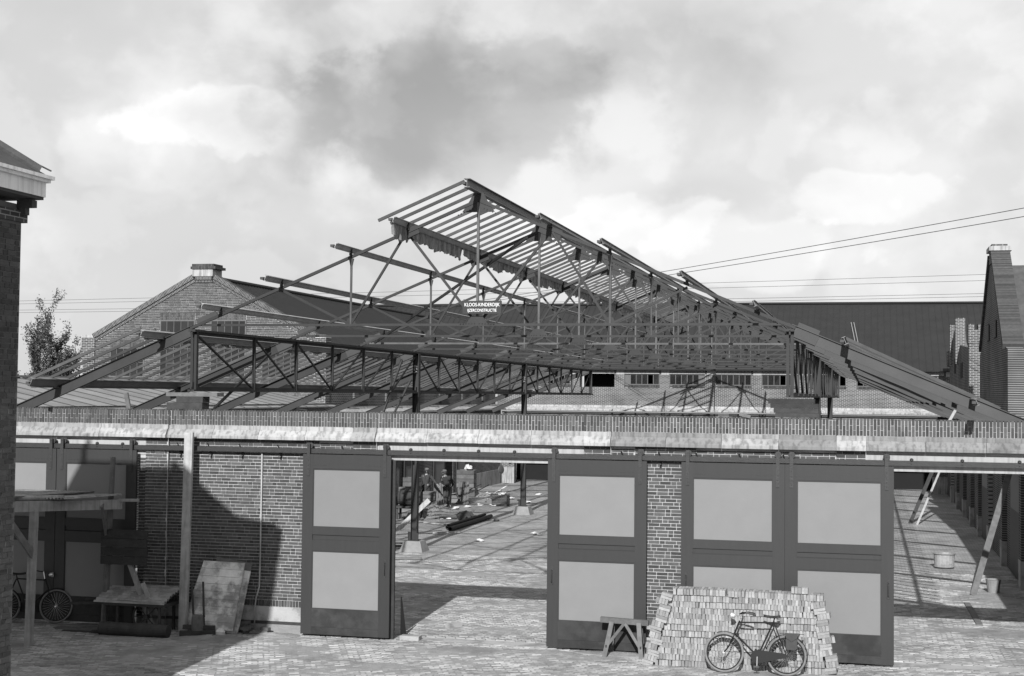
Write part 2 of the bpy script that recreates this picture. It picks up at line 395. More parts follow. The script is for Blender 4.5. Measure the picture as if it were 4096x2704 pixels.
# ---------------------------------------------------------------- front wall
PIL = [(-12.80, -12.29), (-7.98, -7.46), (-3.31, -2.81), (1.50, 2.03), (6.34, 6.88), (11.17, 11.7)]
OPEN = [(-12.4, -8.16), (-2.52, 1.22), (7.05, 10.95)]
fw = thing('brick_wall', 'long low brick wall with concrete ledge carrying the row of sliding doors', 'wall', (-1, 0, 0))
body = MB()
xs = [-15.0]+[x for o in OPEN for x in o]+[13.0]
for i in range(0, len(xs), 2): body.box((xs[i], 0, 0), (xs[i+1], .36, 3.63))
body.box((-15, 0, 3.93), (13, .36, 4.57))
for a, b in zip(xs[0:-1:2], xs[1::2]): body.box((a+.001, .001, 3.63), (b-.001, .359, 3.93))
for a, b in PIL: body.box((a, -.06, 0.0 if a < -7 and a > -9 else 3.6), (b, -.001, 4.57))
body.build('mortar', 'mortar', fw)
for a, b in OPEN:
    m = MB(); x = a-.32 if a > -9 else a-.3
    m.box((a-.26, -.016, 3.625), (b+.26, .372, 3.935)); m.build('lintel', 'lintel', fw)
rows = []
def front_rows(x0, x1, z0, z1): return rows_rect(x0, x1, z0, z1)
lay_bricks(fw, (0, 0, 0), (1, 0, 0), (0, -1, 0), front_rows(-7.455, -4.05, .69, 4.0), 'brick', 230, single_test=lambda p: p.x < -4.3 and p.z > 1.6)
lay_bricks(fw, (0, 0, 0), (1, 0, 0), (0, -1, 0), front_rows(2.5, 3.7, .1, 4.0), 'brick', 70, single_test=lambda p: 2.7 < p.x < 3.4 and p.z > 1.4)
lay_bricks(fw, (0, -.06, 0), (1, 0, 0), (0, -1, 0), front_rows(-7.975, -7.465, .69, 4.0), 'brick')
lay_bricks(fw, (-7.46, 0, 0), (0, 1, 0), (1, 0, 0), [(z0, z1, [(-.059, -.012)]) for z0, z1, _ in front_rows(0, 1, .69, 4.0)], 'brick', depth=.004)
lay_bricks(fw, (0, 0, 0), (1, 0, 0), (0, -1, 0), front_rows(-8.155, -7.985, .2, 3.6), 'brick')
for a, b in ((-4.05, -3.32), (-2.80, -2.79), (2.04, 2.5), (3.7, 6.33)):
    lay_bricks(fw, (0, 0, 0), (1, 0, 0), (0, -1, 0), front_rows(a, b, 3.55, 4.0), 'brick')
for a, b in PIL[2:5]: lay_bricks(fw, (0, -.06, 0), (1, 0, 0), (0, -1, 0), front_rows(a, b, 3.66, 4.0), 'brick')
# reveals of the openings (faces turned to the right)
lay_bricks(fw, (-2.52, 0, 0), (0, 1, 0), (1, 0, 0), front_rows(.02, .35, .05, 3.6), 'brick')
lay_bricks(fw, (-8.16-.0, 0, 0), (0, 1, 0), (1, 0, 0), front_rows(.02, .35, .05, .1), 'brick')
lay_bricks(fw, (0, 0, 0), (1, 0, 0), (0, -1, 0), front_rows(10.96, 13.0, .1, 4.0), 'brick')
lay_bricks(fw, (0, 0, 0), (1, 0, 0), (0, -1, 0), front_rows(-15., -12.41, .1, 4.0), 'brick')
# soldier course under the wall, brick on end
m = MB(); x = -7.97
while x < -4.0:
    y0 = -.06 if x < -7.5 else 0
    brick_box(m, V((x, y0, 0)), V((1, 0, 0)), V((0, -1, 0)), 0, .052, .555, .675, .014+R.uniform(-.002, .003)); x += .0635
x = 2.5
while x < 3.7: brick_box(m, V((x, 0, 0)), V((1, 0, 0)), V((0, -1, 0)), 0, .052, .555, .675, .014); x += .0635
m.build('soldier_course', 'brick', fw)['kind'] = 'stuff'
# parapet of bricks on end, half bricks and whole bricks in turn
m = MB(); x = -14.9; i = 0
while x < 12.9:
    pil = any(a-.01 < x+.026 < b+.01 for a, b in PIL); y0 = -.06 if pil else 0
    wv = .052+R.uniform(-.002, .001)
    gap = 6.20 < x < 6.30
    top = 4.595+R.uniform(-.006, .006)
    if gap: top = 4.55+R.uniform(0, .02)
    zj = 4.385 if i % 2 else 4.475
    for z0, z1 in ((4.285, zj-.006), (zj+.006, top)):
        if i % 2 == 0 and z0 < 4.3: 
            pass
        if z1-z0 > .03: brick_box(m, V((x, y0, 0)), V((1, 0, 0)), V((0, -1, 0)), 0, wv, z0, z1, .012+R.uniform(-.003, .004))
    x += .0628; i += 1
# bricks on top of the parapet seen from above
x = -14.9
while x < 12.9:
    m.box((x, -.005, 4.57), (x+.052, .205, 4.592+R.uniform(-.004, .004)))
    x += .0628
m.build('parapet_bricks', 'brick', fw)['kind'] = 'stuff'
# concrete ledge in lengths
def ledge(x0, x1, dy, zoff=0.):
    pr = [(dy+.0, 4.275), (dy-.035, 4.272), (dy-.035, 4.195), (dy-.06, 4.185), (dy-.145, 4.065), (dy-.155, 4.055), (dy-.155, 4.0+zoff), (dy-.13, 3.995), (dy+.0, 4.06)]
    return MB().prism(pr, 0, x0, x1)
for k in range(len(PIL)):
    a, b = PIL[k]
    ledge(a, b, -.062).build('ledge_block', 'concrete', fw)
    if k+1 < len(PIL):
        nx = PIL[k+1][0]; n = 4; w = (nx-b)/n
        for j in range(n): ledge(b+j*w+.004, b+(j+1)*w-.003, -.001, R.uniform(-.004, .004)).build('ledge_block', 'concrete' if k < 3 or (k, j) == (3, 2) else 'concrete_grey', fw)
ledge(-15, PIL[0][0]-.004, -.001).build('ledge_block', 'concrete', fw); ledge(PIL[-1][1], 13, -.001).build('ledge_block', 'concrete', fw)
# plinth
for a, b, y0 in ((-7.455, -2.53, 0), (-7.985, -7.455, -.06), (1.23, 7.04, 0)):
    MB().box((a, y0-.022, .25), (b, y0-.001, .545)).build('plinth', 'plinth', fw)
    MB().box((a, y0-.035, .19), (b, y0-.001, .246)).build('base_strip', 'ironwork', fw)
    MB().box((a, y0-.03, 0), (b, y0-.001, .186)).build('base_course', 'footing', fw)
# timber lining of the middle opening
m = MB().box((-2.518, -.05, 0.02), (-2.40, .0, 3.62)).build('door_post', 'timber_dark', fw)
tag(MB().tube([(-5.33, -.045, 3.82), (-5.33, -.045, 1.5), (-5.34, -.045, .95), (-5.40, -.06, .72), (-5.42, -.075, .5), (-5.42, -.075, .16)], .017, 8).build('conduit_pipe', 'concrete', smooth=True), 'thin pale pipe running down the brick wall beside the leaning shutters', 'pipe')

# ---------------------------------------------------------------- door track and sliding doors
tr = thing('door_track', 'long dark iron rail under the ledge that the doors hang from', 'rail', (-1, -.12, 3.78))
MB().box((-15, -.132, 3.735), (13, -.108, 3.832)).build('rail_bar', 'ironwork', tr)
for x in (-7.18, -6.48, -5.77, -4.91, -3.50, 2.28, 3.01, 3.73, 4.55, 5.38):
    MB().bar((x, -.02, 3.68), (x, -.118, 3.80), .035, .02).bar((x, -.105, 3.79), (x-.03, -.16, 3.90), .035, .012).box((x-.02, -.145, 3.655), (x+.02, -.013, 3.68)).build('bracket', 'ironwork', tr)
for x in (-11.3, -9.9, -9.1, -8.5, -2.06, -1.36, -.64, .1, 7.7, 8.6, 9.6):
    MB().lathe([(.035, 0), (.035, .03), (.015, .05)], (x, -.10, 3.845), (0, -1, 0), 10).lathe([(.014, 0), (.014, .018)], (x, -.132, 3.785), (0, -1, 0), 8).build('bolt', 'ironwork', tr)
def sliding_door(x0, x1, label, handle=None):
    t = thing('sliding_door', label, 'door', ((x0+x1)/2, -.17, .06), 'sliding doors along the brick wall')
    yb, yf = -.15, -.205; zb, zt = .06, 3.72
    sw = .225
    # carcass: stiles and rails, panels set back
    for a, b in ((x0, x0+sw), (x1-sw, x1)): MB().box((a, yf, zb), (b, yb, zt)).build('stile', 'door_paint', t)
    MB().box((x0+sw, yf+.002, 3.43), (x1-sw, yb, zt-.002)).build('top_rail', 'door_paint', t)
    a, b = x0+sw, x1-sw
    MB().box((a, yf+.004, 2.08), (b, yb, 2.24)).build('middle_rail', 'door_paint', t)
    MB().box((a, yf+.026, 1.97), (b, yb, 2.08)).build('middle_panel', 'door_paint', t)
    m = MB().box((a, yf+.004, 1.76), (b, yb, 1.97)); m.add([(a, yf+.004, 1.97), (b, yf+.004, 1.97), (b, yf+.026, 1.992), (a, yf+.026, 1.992)], [(0, 1, 2, 3)]); m.build('middle_rail', 'door_paint', t)
    MB().box((a, yf+.004, zb+.15), (b, yb, .58)).build('kick_board', 'door_dirty', t)
    MB().box((a, yf-.004, zb), (b, yb, zb+.148)).build('bottom_rail', 'door_dirty', t)
    for z0, z1 in ((2.24, 3.43), (.58, 1.76)):
        p = MB().box((a-.01, yf+.026, z0-.01), (b+.01, yb-.004, z1+.01)).build('panel', 'door_panel', t)
        MB().box((a, yf+.008, z1-.022), (b, yf+.026, z1)).box((a, yf+.008, z0), (a+.016, yf+.026, z1-.022)).box((b-.016, yf+.008, z0), (b, yf+.026, z1-.022)).box((a+.016, yf+.008, z0), (b-.016, yf+.026, z0+.012)).build('bead', 'door_paint', p)
    for hx in (x0+.12, x1-.13):
        h = MB().box((hx-.034, yf-.012, 3.28), (hx+.034, yf+.002, 3.955)).build('hanger', 'ironwork', t)
        MB().lathe([(.03, -.03), (.066, -.028), (.066, -.018), (.055, -.016), (.055, .016), (.066, .018), (.066, .028), (.03, .03)], (hx, -.12, 3.888), (0, 1, 0), 18).build('wheel', 'ironwork', h)
        bm_ = MB()
        for z in (3.34, 3.42, 3.5, 3.6, 3.9): bm_.lathe([(.013, 0), (.011, .008)], (hx, yf-.012, z), (0, -1, 0), 6)
        for q in range(5): bm_.lathe([(.009, 0), (.008, .006)], (hx+(.09+q*.07)*(1 if hx < (x0+x1)/2 else -1), yf, 3.5), (0, -1, 0), 6)
        bm_.build('rivets', 'ironwork', h)
    if handle:
        hx = x0+.10 if handle == 'l' else x1-.10
        MB().tube([(hx, yf, 1.56), (hx, yf-.045, 1.55), (hx, yf-.05, 1.44), (hx, yf-.045, 1.33), (hx, yf, 1.32)], .011, 8).lathe([(.028, 0), (.022, .01)], (hx, yf, 1.29), (0, -1, 0), 10).box((hx-.02, yf-.006, 1.5), (hx+.02, yf, 1.62)).build('handle', 'ironwork', t, smooth=False)
    return t
sliding_door(-11.96, -10.02, 'sliding door at the far left, cut off by the house corner')
sliding_door(-10.005, -8.12, 'sliding door behind the lean-to shelter, partly in shadow')
sliding_door(-4.35, -2.45, 'sliding door pushed to the left of the open gateway', 'r')
sliding_door(.80, 2.76, 'sliding door right of the open gateway, behind the trestle', 'l')
sliding_door(3.43, 5.386, 'sliding door behind the left half of the brick stack', 'l')
sliding_door(5.39, 7.38, 'rightmost sliding door, beside the right-hand gateway', 'r')

# ---------------------------------------------------------------- left-hand house with cornice
hs = thing('brick_house', 'dark brick house corner with pale boxed cornice at the left edge', 'house', (-8, -15, 0))
HX, HY, HZ = -4.5, -10.24, 7.55
MB().box((-9.8, -25, 0), (HX, HY, HZ)).build('wall', 'house_mortar', hs)
hr = rows_rect(-9.0, -.01, 0, 7.3, .075, .013)
lay_bricks(hs, (HX, HY, 0), (0, 1, 0), (1, 0, 0), hr, 'house_brick', 300, single_test=lambda p: p.y > HY-1.3 and p.z > 1.2)
lay_bricks(hs, (HX, HY, 0), (-1, 0, 0), (0, 1, 0), rows_rect(.01, 2.5, 0, 7.3, .075, .013), 'house_brick')
MB().box((-9.86, -25, 7.30), (HX+.06, HY+.06, 7.46)).build('string_course', 'brick_y', hs)
MB().box((-10.12, -25, 7.62), (HX+.29, HY+.08, 7.68)).build('soffit', 'soffit', hs)
cn = MB().box((-10.16, -25, 7.66), (HX+.31, HY+.10, 7.86)); cn.build('fascia', 'white_trim', hs)
MB().box((-10.2, -25, 7.862), (HX+.36, HY+.14, 7.905)).build('moulding', 'white_trim', hs)
MB().box((-10.26, -25, 7.907), (HX+.40, HY+.18, 7.955)).build('gutter', 'white_trim', hs)
for y in (-10.3, -11.5, -12.7):
    MB().box((HX, y-.06, 7.5), (HX+.24, y+.06, 7.60)).box((HX, y-.05, 7.40), (HX+.13, y+.05, 7.50)).build('bracket', 'soffit', hs)
# hipped roof
rz = 7.957; a, b = (-10.2, HX+.34); y0, y1 = -25.0, HY+.12; rr_ = (-8.5, -6.4, y1-2.75, 10.75)
rm = (a+.95, b-.95, y1-.95, rz+.66)          # bell-cast eaves: the pitch steepens above this line
L0 = [(a, y0, rz), (b, y0, rz), (b, y1, rz), (a, y1, rz), (rm[0], y0, rm[3]), (rm[1], y0, rm[3]), (rm[1], rm[2], rm[3]), (rm[0], rm[2], rm[3]), (rr_[0], y0, rr_[3]), (rr_[1], y0, rr_[3]), (rr_[1], rr_[2], rr_[3]), (rr_[0], rr_[2], rr_[3])]
rf = MB().add(L0, [(0, 3, 7, 4), (1, 5, 6, 2), (2, 6, 7, 3), (4, 7, 11, 8), (5, 9, 10, 6), (6, 10, 11, 7), (8, 11, 10, 9), (0, 1, 2, 3), (0, 4, 8, 9, 5, 1)]).build('roof', 'tile', hs)
MB().tube([(b-.1, y1-.1, rz+.06), (rm[1], rm[2], rm[3]+.05), (rr_[1], rr_[2], rr_[3]+.05)], .09, 8).build('hip_tiles', 'tile', hs)
MB().tube([(-8.3, y1-4.2, 10.3), (-8.3, y1-4.2, 12.15)], .06, 10).build('vent_pipe', 'steel', hs)
tag(MB().tube([(-4.2, -10.0, 8.05), (-5.6, -12, 8.95), (-9, -17, 11.4)], .012, 6).build('cable', 'rubber'), 'thin cable rising from the gutter over the left house roof', 'cable')

# ---------------------------------------------------------------- left side of the yard: low wall, low roof, gabled building
XL = -13.0
ly = thing('yard_wall', 'shaded brick wall along the left of the yard behind the two men', 'wall', (XL, 25, 0))
openy = [(39.0, 40.5)]
MB().box((XL-.36, .4, 0), (XL, 39.0, 4.1)).box((XL-.36, 40.5, 0), (XL, 49.95, 4.1)).box((XL-.36, 39.0, 3.2), (XL, 40.5, 4.1)).build('wall', 'brick_y', ly)
MB().box((XL+.001, 42.7, 0), (XL+.03, 49.9, .8)).box((XL+.001, 35.0, 0), (XL+.03, 36.5, .8)).build('plinth', 'concrete', ly)
MB().prism([(XL, 4.42), (XL+.04, 4.42), (XL+.06, 4.33), (XL+.3, 4.2), (XL+.3, 4.12), (XL, 4.12)], 1, .4, 49.9).build('ledge', 'concrete', ly)
MB().box((XL-3, 38.5, 0), (XL-2.9, 41, 3.2)).build('dark_interior', 'dark_room', ly)
for (y0, y1) in ((30.6, 32.0), (32.55, 34.35), (37.0, 38.85), (40.85, 42.55)):
    t = thing('yard_door', {30.6: 'shaded yard door furthest left behind the stacked crates', 32.55: 'shaded yard door just left of the man in the long coat', 37.0: 'shaded yard door left of the dark doorway', 40.85: 'shaded yard door right of the dark doorway'}[y0], 'door', (XL+.08, (y0+y1)/2, .05), 'doors in the left yard wall')
    MB().box((XL+.05, y0, .05), (XL+.10, y0+.2, 3.6)).box((XL+.05, y1-.2, .05), (XL+.10, y1, 3.6)).box((XL+.051, y0+.2, .05), (XL+.099, y1-.2, .5)).box((XL+.051, y0+.2, 1.75), (XL+.099, y1-.2, 2.2)).box((XL+.051, y0+.2, 3.3), (XL+.099, y1-.2, 3.6)).build('frame', 'door_paint', t)
    MB().box((XL+.055, y0+.19, .49), (XL+.08, y1-.19, 1.76)).build('panel', 'door_panel', t); MB().box((XL+.055, y0+.19, 2.19), (XL+.08, y1-.19, 3.31)).build('panel', 'door_panel', t)
# low roof left of the yard
lr = thing('low_shed', 'low shed with pale sheet roof behind the left end of the wall', 'shed', (-16, 12, 0))
MB().box((-20.5, .5, 0), (XL-.4, 23.9, 4.35)).build('wall', 'brick_x', lr)
n = 22
for k in range(n):
    y0 = .5+k*23.4/n; y1 = y0+23.4/n-.02
    MB().add([(-17.0, y0, 5.32), (-17.0, y1, 5.32), (-12.75, y1, 4.46), (-12.75, y0, 4.46), (-17.0, y0, 5.29), (-17.0, y1, 5.29), (-12.75, y1, 4.42), (-12.75, y0, 4.42)],
             [(0, 1, 2, 3), (4, 7, 6, 5), (0, 3, 7, 4), (1, 5, 6, 2), (0, 4, 5, 1), (3, 2, 6, 7)]).build('roof_sheet', 'roof_sheet', lr)
    MB().add([(-17.0, y0, 5.32), (-17.0, y1, 5.32), (-20.6, y1, 4.42), (-20.6, y0, 4.42), (-17.0, y0, 5.29), (-17.0, y1, 5.29), (-20.6, y1, 4.38), (-20.6, y0, 4.38)],
             [(0, 1, 2, 3), (4, 7, 6, 5), (0, 3, 7, 4), (1, 5, 6, 2), (0, 4, 5, 1), (3, 2, 6, 7)]).build('roof_sheet', 'roof_sheet', lr)
m = MB()
for k in range(1, n):
    y = .5+k*23.4/n-.01; m.bar((-17.0, y, 5.33), (-12.75, y, 4.465), .035, .03)
m.build('seams', 'soffit', lr)['kind'] = 'stuff'
MB().bar((-17.0, .5, 5.36), (-17.0, 23.9, 5.36), .3, .06).build('ridge_cap', 'roof_sheet', lr)
MB().box((-13.3, .45, 4.43), (-12.98, 24, 4.56)).build('kerb', 'brick_y', lr)

# gabled building
YG = 24.0
gb = thing('gabled_building', 'brick building with wide gable, four tall windows and a block on its peak', 'building', (-18.5, YG, 0))
GX0, GX1, GC = -23.2, -13.8, -18.5
def gz(x): return min(7.05+(abs(x-(GX0 if x < GC else GX1)))*.541, 9.40)
MB().prism([(-23.3, 0), (-13.34, 0), (-13.34, 6.9), (-13.8, 7.0), (-18.1, 9.38), (-18.9, 9.38), (-23.2, 7.0), (-23.3, 6.9)], 1, YG+.001, YG+.3).build('gable', 'mortar', gb)
WIN = [(-22.54, -21.02, 6.69), (-20.36, -18.84, 7.78), (-18.18, -16.66, 7.78), (-16.0, -14.47, 6.69)]
rows = []; z = 3.6
while z < 9.3:
    half = GC-max(GX0, GX0+(z+.12-7.0)/.553) if z > 6.95 else GC-GX0
    sp = [(GC-half, GC+half)]
    for (a, b, t) in WIN:
        if z < t+.262 and z > 5.33:
            ns = []
            for (p, q) in sp:
                if b <= p or a >= q: ns.append((p, q)); continue
                if p < a: ns.append((p, a))
                if q > b: ns.append((b, q))
            sp = ns
    rows.append((z, z+.0505, [s_ for s_ in sp if s_[1]-s_[0] > .06])); z += .0675
lay_bricks(gb, (0, YG, 0), (1, 0, 0), (0, -1, 0), rows, 'brick', depth=.014)
for (a, b, t) in WIN:
    m = MB(); x = a
    while x < b-.03:
        for z0, z1 in ((t+.005, t+.14+(.05 if int((x-a)/.0628) % 2 else -.05)), (t+.152+(.05 if int((x-a)/.0628) % 2 else -.05), t+.29)): brick_box(m, V((x, YG, 0)), V((1, 0, 0)), V((0, -1, 0)), 0, .052, z0, z1, .014)
        x += .0628
    x = a
    while x < b-.03: m.box((x, YG-.06, 5.36), (x+.052, YG+.0, 5.5)); x += .0628
    m.build('window_arch', 'brick', gb)['kind'] = 'stuff'
    w = MB().box((a, YG-.012, 5.5), (b, YG-.002, t)).build('window', 'dark_room', gb)
    f = MB().box((a, YG-.03, 5.5), (a+.05, YG-.012, t)).box((b-.05, YG-.03, 5.5), (b, YG-.012, t)).box((a+.05, YG-.03, t-.05), (b-.05, YG-.012, t)).box((a+.05, YG-.03, 5.5), (b-.05, YG-.012, 5.55))
    f.build('frame', 'window_frame', w)
    nx = 5; nz = max(2, int(round((t-5.5)/.57)))
    mm = MB()
    for i in range(1, nx): x = a+(b-a)*i/nx; mm.box((x-.01, YG-.026, 5.55), (x+.01, YG-.014, t-.05))
    for j in range(1, nz): z = 5.5+(t-5.5)*j/nz; mm.box((a+.05, YG-.0275, z-.01), (b-.05, YG-.0265, z+.01))
    mm.build('glazing_bars', 'window_frame', w)
    for i in range(nx):
        for j in range(nz):
            x0 = a+(b-a)*i/nx+.012; x1 = a+(b-a)*(i+1)/nx-.012; z0 = 5.5+(t-5.5)*j/nz+.012; z1 = 5.5+(t-5.5)*(j+1)/nz-.012; tl = R.uniform(-.004, .004)
            MB().add([(x0, YG-.018+tl, z0), (x1, YG-.018-tl, z0), (x1, YG-.018, z1), (x0, YG-.018+tl, z1)], [(0, 1, 2, 3)]).build('pane', 'glass', w)
# raking coping of bricks on end, two orders
def coping(xa, za, xb, zb, w0, w1, y0, name):
    d = V((xb-xa, 0, zb-za)); L = d.length; d.normalize(); nn = V((-d.z, 0, d.x)) if d.x > 0 else V((d.z, 0, -d.x))
    m = MB(); s_ = 0; i = 0
    while s_ < L-.05:
        p = V((xa, 0, za))+d*s_; q = V((xa, 0, za))+d*(s_+.05)
        m.add([V((c.x, y, c.z))+nn*h for y in (YG-y0, YG+.28) for c, h in ((p, w0), (q, w0), (q, w1), (p, w1))],
              [(0, 1, 2, 3), (4, 7, 6, 5), (0, 4, 5, 1), (1, 5, 6, 2), (2, 6, 7, 3), (3, 7, 4, 0)])
        s_ += .0625
    m.build(name, 'brick', gb)['kind'] = 'stuff'
    p, q = V((xa, 0, za)), V((xa, 0, za))+d*(L-.02); e_ = .007
    MB().add([V((c.x, y, c.z))+nn*h for y in (YG-y0+e_, YG+.27) for c, h in ((p, w0+e_), (q, w0+e_), (q, w1-e_), (p, w1-e_))], [(0, 1, 2, 3), (4, 7, 6, 5), (0, 4, 5, 1), (1, 5, 6, 2), (2, 6, 7, 3), (3, 7, 4, 0)]).build('coping_bed', 'mortar', gb)
for (xa, za, xb, zb) in ((-23.2, 7.0, -18.86, 9.36), (-13.8, 7.0, -18.14, 9.36)):
    coping(xa, za, xb, zb, .06, .25, .09, 'coping'); coping(xa, za, xb, zb, -.06, .05, .045, 'coping')
coping(-18.86, 9.36, -18.12, 9.36, .0, .13, .09, 'coping'); coping(-18.86, 9.36, -18.12, 9.36, -.1, -.005, .045, 'coping')
MB().box((-18.97, YG-.1, 9.50), (-18.1, YG+.75, 9.78)).build('peak_block', 'concrete', gb)
m = MB(); x = -19.02
while x < -17.99: m.box((x, YG-.15, 9.785), (x+.052, YG+.8, 9.885)); m.box((x+.03, YG-.09, 9.889), (x+.08, YG+.74, 9.99)) if x < -18.1 else None; x += .063
m.build('peak_cap', 'brick', gb)['kind'] = 'stuff'
for (a, b) in ((-23.78, -23.2), (-13.82, -13.32)):
    MB().box((a, YG-.07, 6.26), (b, YG+.5, 7.07)).build('pier', 'brick_x', gb); MB().box((a-.01, YG-.08, 7.072), (b+.01, YG+.5, 7.19)).build('pier_cap', 'concrete', gb)
    MB().box((a+.06 if a < -20 else a, YG-.05, 3.5), (b, YG+.4, 6.255)).build('pier', 'brick_x', gb)
    MB().box((a+.03, YG-.06, 6.10), (b-.01, YG+.45, 6.24)).build('corbel', 'brick_x', gb)
# its roof and east wall
MB().add([(GC, YG+.3, 9.45), (GC, 60, 9.45), (-13.15, 60, 6.62), (-13.15, YG+.3, 6.62), (GC, YG+.3, 9.40), (GC, 60, 9.40), (-13.15, 60, 6.55), (-13.15, YG+.3, 6.55)], [(0, 3, 2, 1), (4, 5, 6, 7), (0, 4, 7, 3), (3, 7, 6, 2), (1, 2, 6, 5), (0, 1, 5, 4)]).build('roof_slope', 'roof_felt', gb)
MB().add([(GC, YG+.3, 9.45), (GC, 60, 9.45), (-23.9, 60, 6.62), (-23.9, YG+.3, 6.62), (GC, YG+.3, 9.40), (GC, 60, 9.40), (-23.9, 60, 6.55), (-23.9, YG+.3, 6.55)], [(0, 1, 2, 3), (4, 7, 6, 5), (0, 3, 7, 4), (3, 2, 6, 7), (1, 5, 6, 2), (0, 4, 5, 1)]).build('roof_slope', 'roof_felt', gb)
MB().tube([(GC, YG+.7, 9.5), (GC, 60, 9.5)], .09, 8).build('ridge', 'roof_felt', gb)
m = MB()
for k in range(90):
    y = YG+.5+k*.3
    m.bar((GC+.02, y, 9.46), (-13.15, y, 6.635), .02, .012, (0, 1, 0))
m.build('roof_seams', 'roof_felt', gb)['kind'] = 'stuff'
MB().box((-23.5, YG+.3, 0), (-13.34, 50, 6.5)).build('side_wall', 'brick_y', gb)
for k in range(6):
    y = 27+k*4
    MB().box((-13.33, y, 4.6), (-13.25, y+.5, 6.4)).build('pilaster', 'brick_y', gb); MB().box((-13.33, y, 5.1), (-13.235, y+.5, 5.3)).build('band', 'concrete', gb)

# ---------------------------------------------------------------- long building across the back of the yard
YF = 50.33
fb = thing('back_building', 'long brick building across the back of the yard under a huge dark roof', 'building', (0, YF, 0))
PER = 2.49; W0 = -1.12          # window k spans W0+k*PER .. +1.94
# lower storey: piers between gateways, ledge, upper wall
GATES = [(-12.3, -8.9), (-7.6, -4.2), (-2.9, .5), (1.8, 5.2), (6.9, 10.2)]
xx = [-13.0]+[x for g_ in GATES for x in g_]+[24.0]
lw = MB()
for i in range(0, len(xx), 2): lw.box((xx[i], YF, 0), (xx[i+1], YF+.4, 3.5))
lw.build('lower_wall', 'brick_x', fb)
MB().box((-13.0, YF-.01, 3.502), (24, YF+.4, 3.9)).build('lintel', 'lintel', fb)
for i in range(0, len(xx), 2): MB().box((xx[i]-.01, YF-.03, 0), (xx[i+1]+.01, YF-.001, .9)).build('plinth', 'concrete', fb)
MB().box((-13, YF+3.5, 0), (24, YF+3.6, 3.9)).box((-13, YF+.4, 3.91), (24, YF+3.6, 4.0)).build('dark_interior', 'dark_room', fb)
MB().box((-13, YF+3.3, 1.0), (24, YF+3.45, 1.12)).build('inner_rail', 'timber_dark', fb)
MB().prism([(YF, 4.42), (YF-.04, 4.42), (YF-.06, 4.33), (YF-.3, 4.2), (YF-.3, 4.12), (YF, 4.1)], 0, -12.9, 24).build('ledge', 'concrete', fb)
MB().box((-13.0, YF-.12, 3.94), (24, YF-.08, 4.02)).build('door_rail', 'ironwork', fb)
up = MB(); WS = []
for k in range(-5, 10):
    a = W0+k*PER; WS.append((a, a+1.94))
prev = -13.3
for (a, b) in WS:
    if a < -13: continue
    if prev < a: up.box((prev, YF, 4.1), (a, YF+.3, 6.30))
    up.box((a, YF, 4.1), (b, YF+.3, 5.42)); prev = b
up.box((prev, YF, 4.1), (24, YF+.3, 6.3))
up.build('upper_wall', 'brick_x', fb)
for k, (a, b) in enumerate(WS):
    if a < -13 or b > 24: continue
    broken = -8.7 < a < -7.5
    MB().box((a-.45, YF-.04, 6.12), (a, YF-.001, 6.36)).build('pier_head', 'lintel', fb)
    MB().box((a, YF-.02, 6.17), (b, YF+.25, 6.22)).box((a, YF-.05, 6.235), (b, YF+.2, 6.27)).box((a, YF-.02, 6.285), (b, YF+.25, 6.34)).build('louvre', 'lintel', fb)
    w = MB().box((a, YF+1.2, 5.2), (b, YF+1.22, 6.3)).build('window', 'dark_room', fb)
    if not broken:
        m = MB(); x = a
        while x < b: m.box((x, YF-.06, 5.44), (x+.055, YF+.05, 5.55)); x += .068
        m.build('sill', 'brick', w)['kind'] = 'stuff'
        m = MB().box((a, YF+.05, 5.56), (b, YF+.09, 5.61)).box((a, YF+.05, 6.12), (b, YF+.09, 6.17))
        for j in range(7): x = a+(b-a-.04)*j/6; m.box((x, YF+.05, 5.61), (x+.035, YF+.09, 6.12))
        m.build('frame', 'window_frame', w)
        for j in range(6):
            if R.random() < .16: continue
            x0 = a+(b-a-.04)*j/6+.036; x1 = a+(b-a-.04)*(j+1)/6-.001
            MB().add([(x0, YF+.07, 5.61), (x1, YF+.07, 5.61), (x1, YF+.07+R.uniform(-.01, .01), 6.12), (x0, YF+.07, 6.12)], [(0, 1, 2, 3)]).build('pane', 'glass' if R.random() < .88 else 'window_frame', w)
MB().box((-13.3, YF-.25, 6.36), (24, YF-.05, 6.43)).build('gutter', 'lintel', fb)
RY, RZ = 57.4, 10.43
MB().add([(-30, YF-.3, 6.43), (40, YF-.3, 6.43), (40, RY, RZ), (-30, RY, RZ), (-30, YF-.3, 6.37), (40, YF-.3, 6.37), (40, RY, RZ-.06), (-30, RY, RZ-.06)], [(0, 1, 2, 3), (4, 7, 6, 5), (0, 4, 5, 1), (1, 5, 6, 2), (2, 6, 7, 3), (3, 7, 4, 0)]).build('roof_slope', 'roof_felt', fb)
MB().add([(-30, RY, RZ), (40, RY, RZ), (40, RY+7, 6.4), (-30, RY+7, 6.4)], [(0, 3, 2, 1)]).build('roof_slope', 'roof_felt', fb)
MB().bar((-30, RY, RZ+.03), (40, RY, RZ+.03), .35, .10).build('ridge', 'roof_felt', fb)
m = MB()
for k in range(200):
    x = -30+k*.35; m.bar((x, YF-.3, 6.44), (x, RY, RZ+.01), .025, .015, (1, 0, 0))
m.build('roof_seams', 'roof_felt', fb)['kind'] = 'stuff'
MB().bar((6.0, YF+4.5, 9.20), (6.5, YF+.1, 6.7), .035, .03).bar((6.15, YF+4.5, 9.20), (6.65, YF+.1, 6.7), .035, .03).build('roof_ladder', 'roof_sheet', fb)
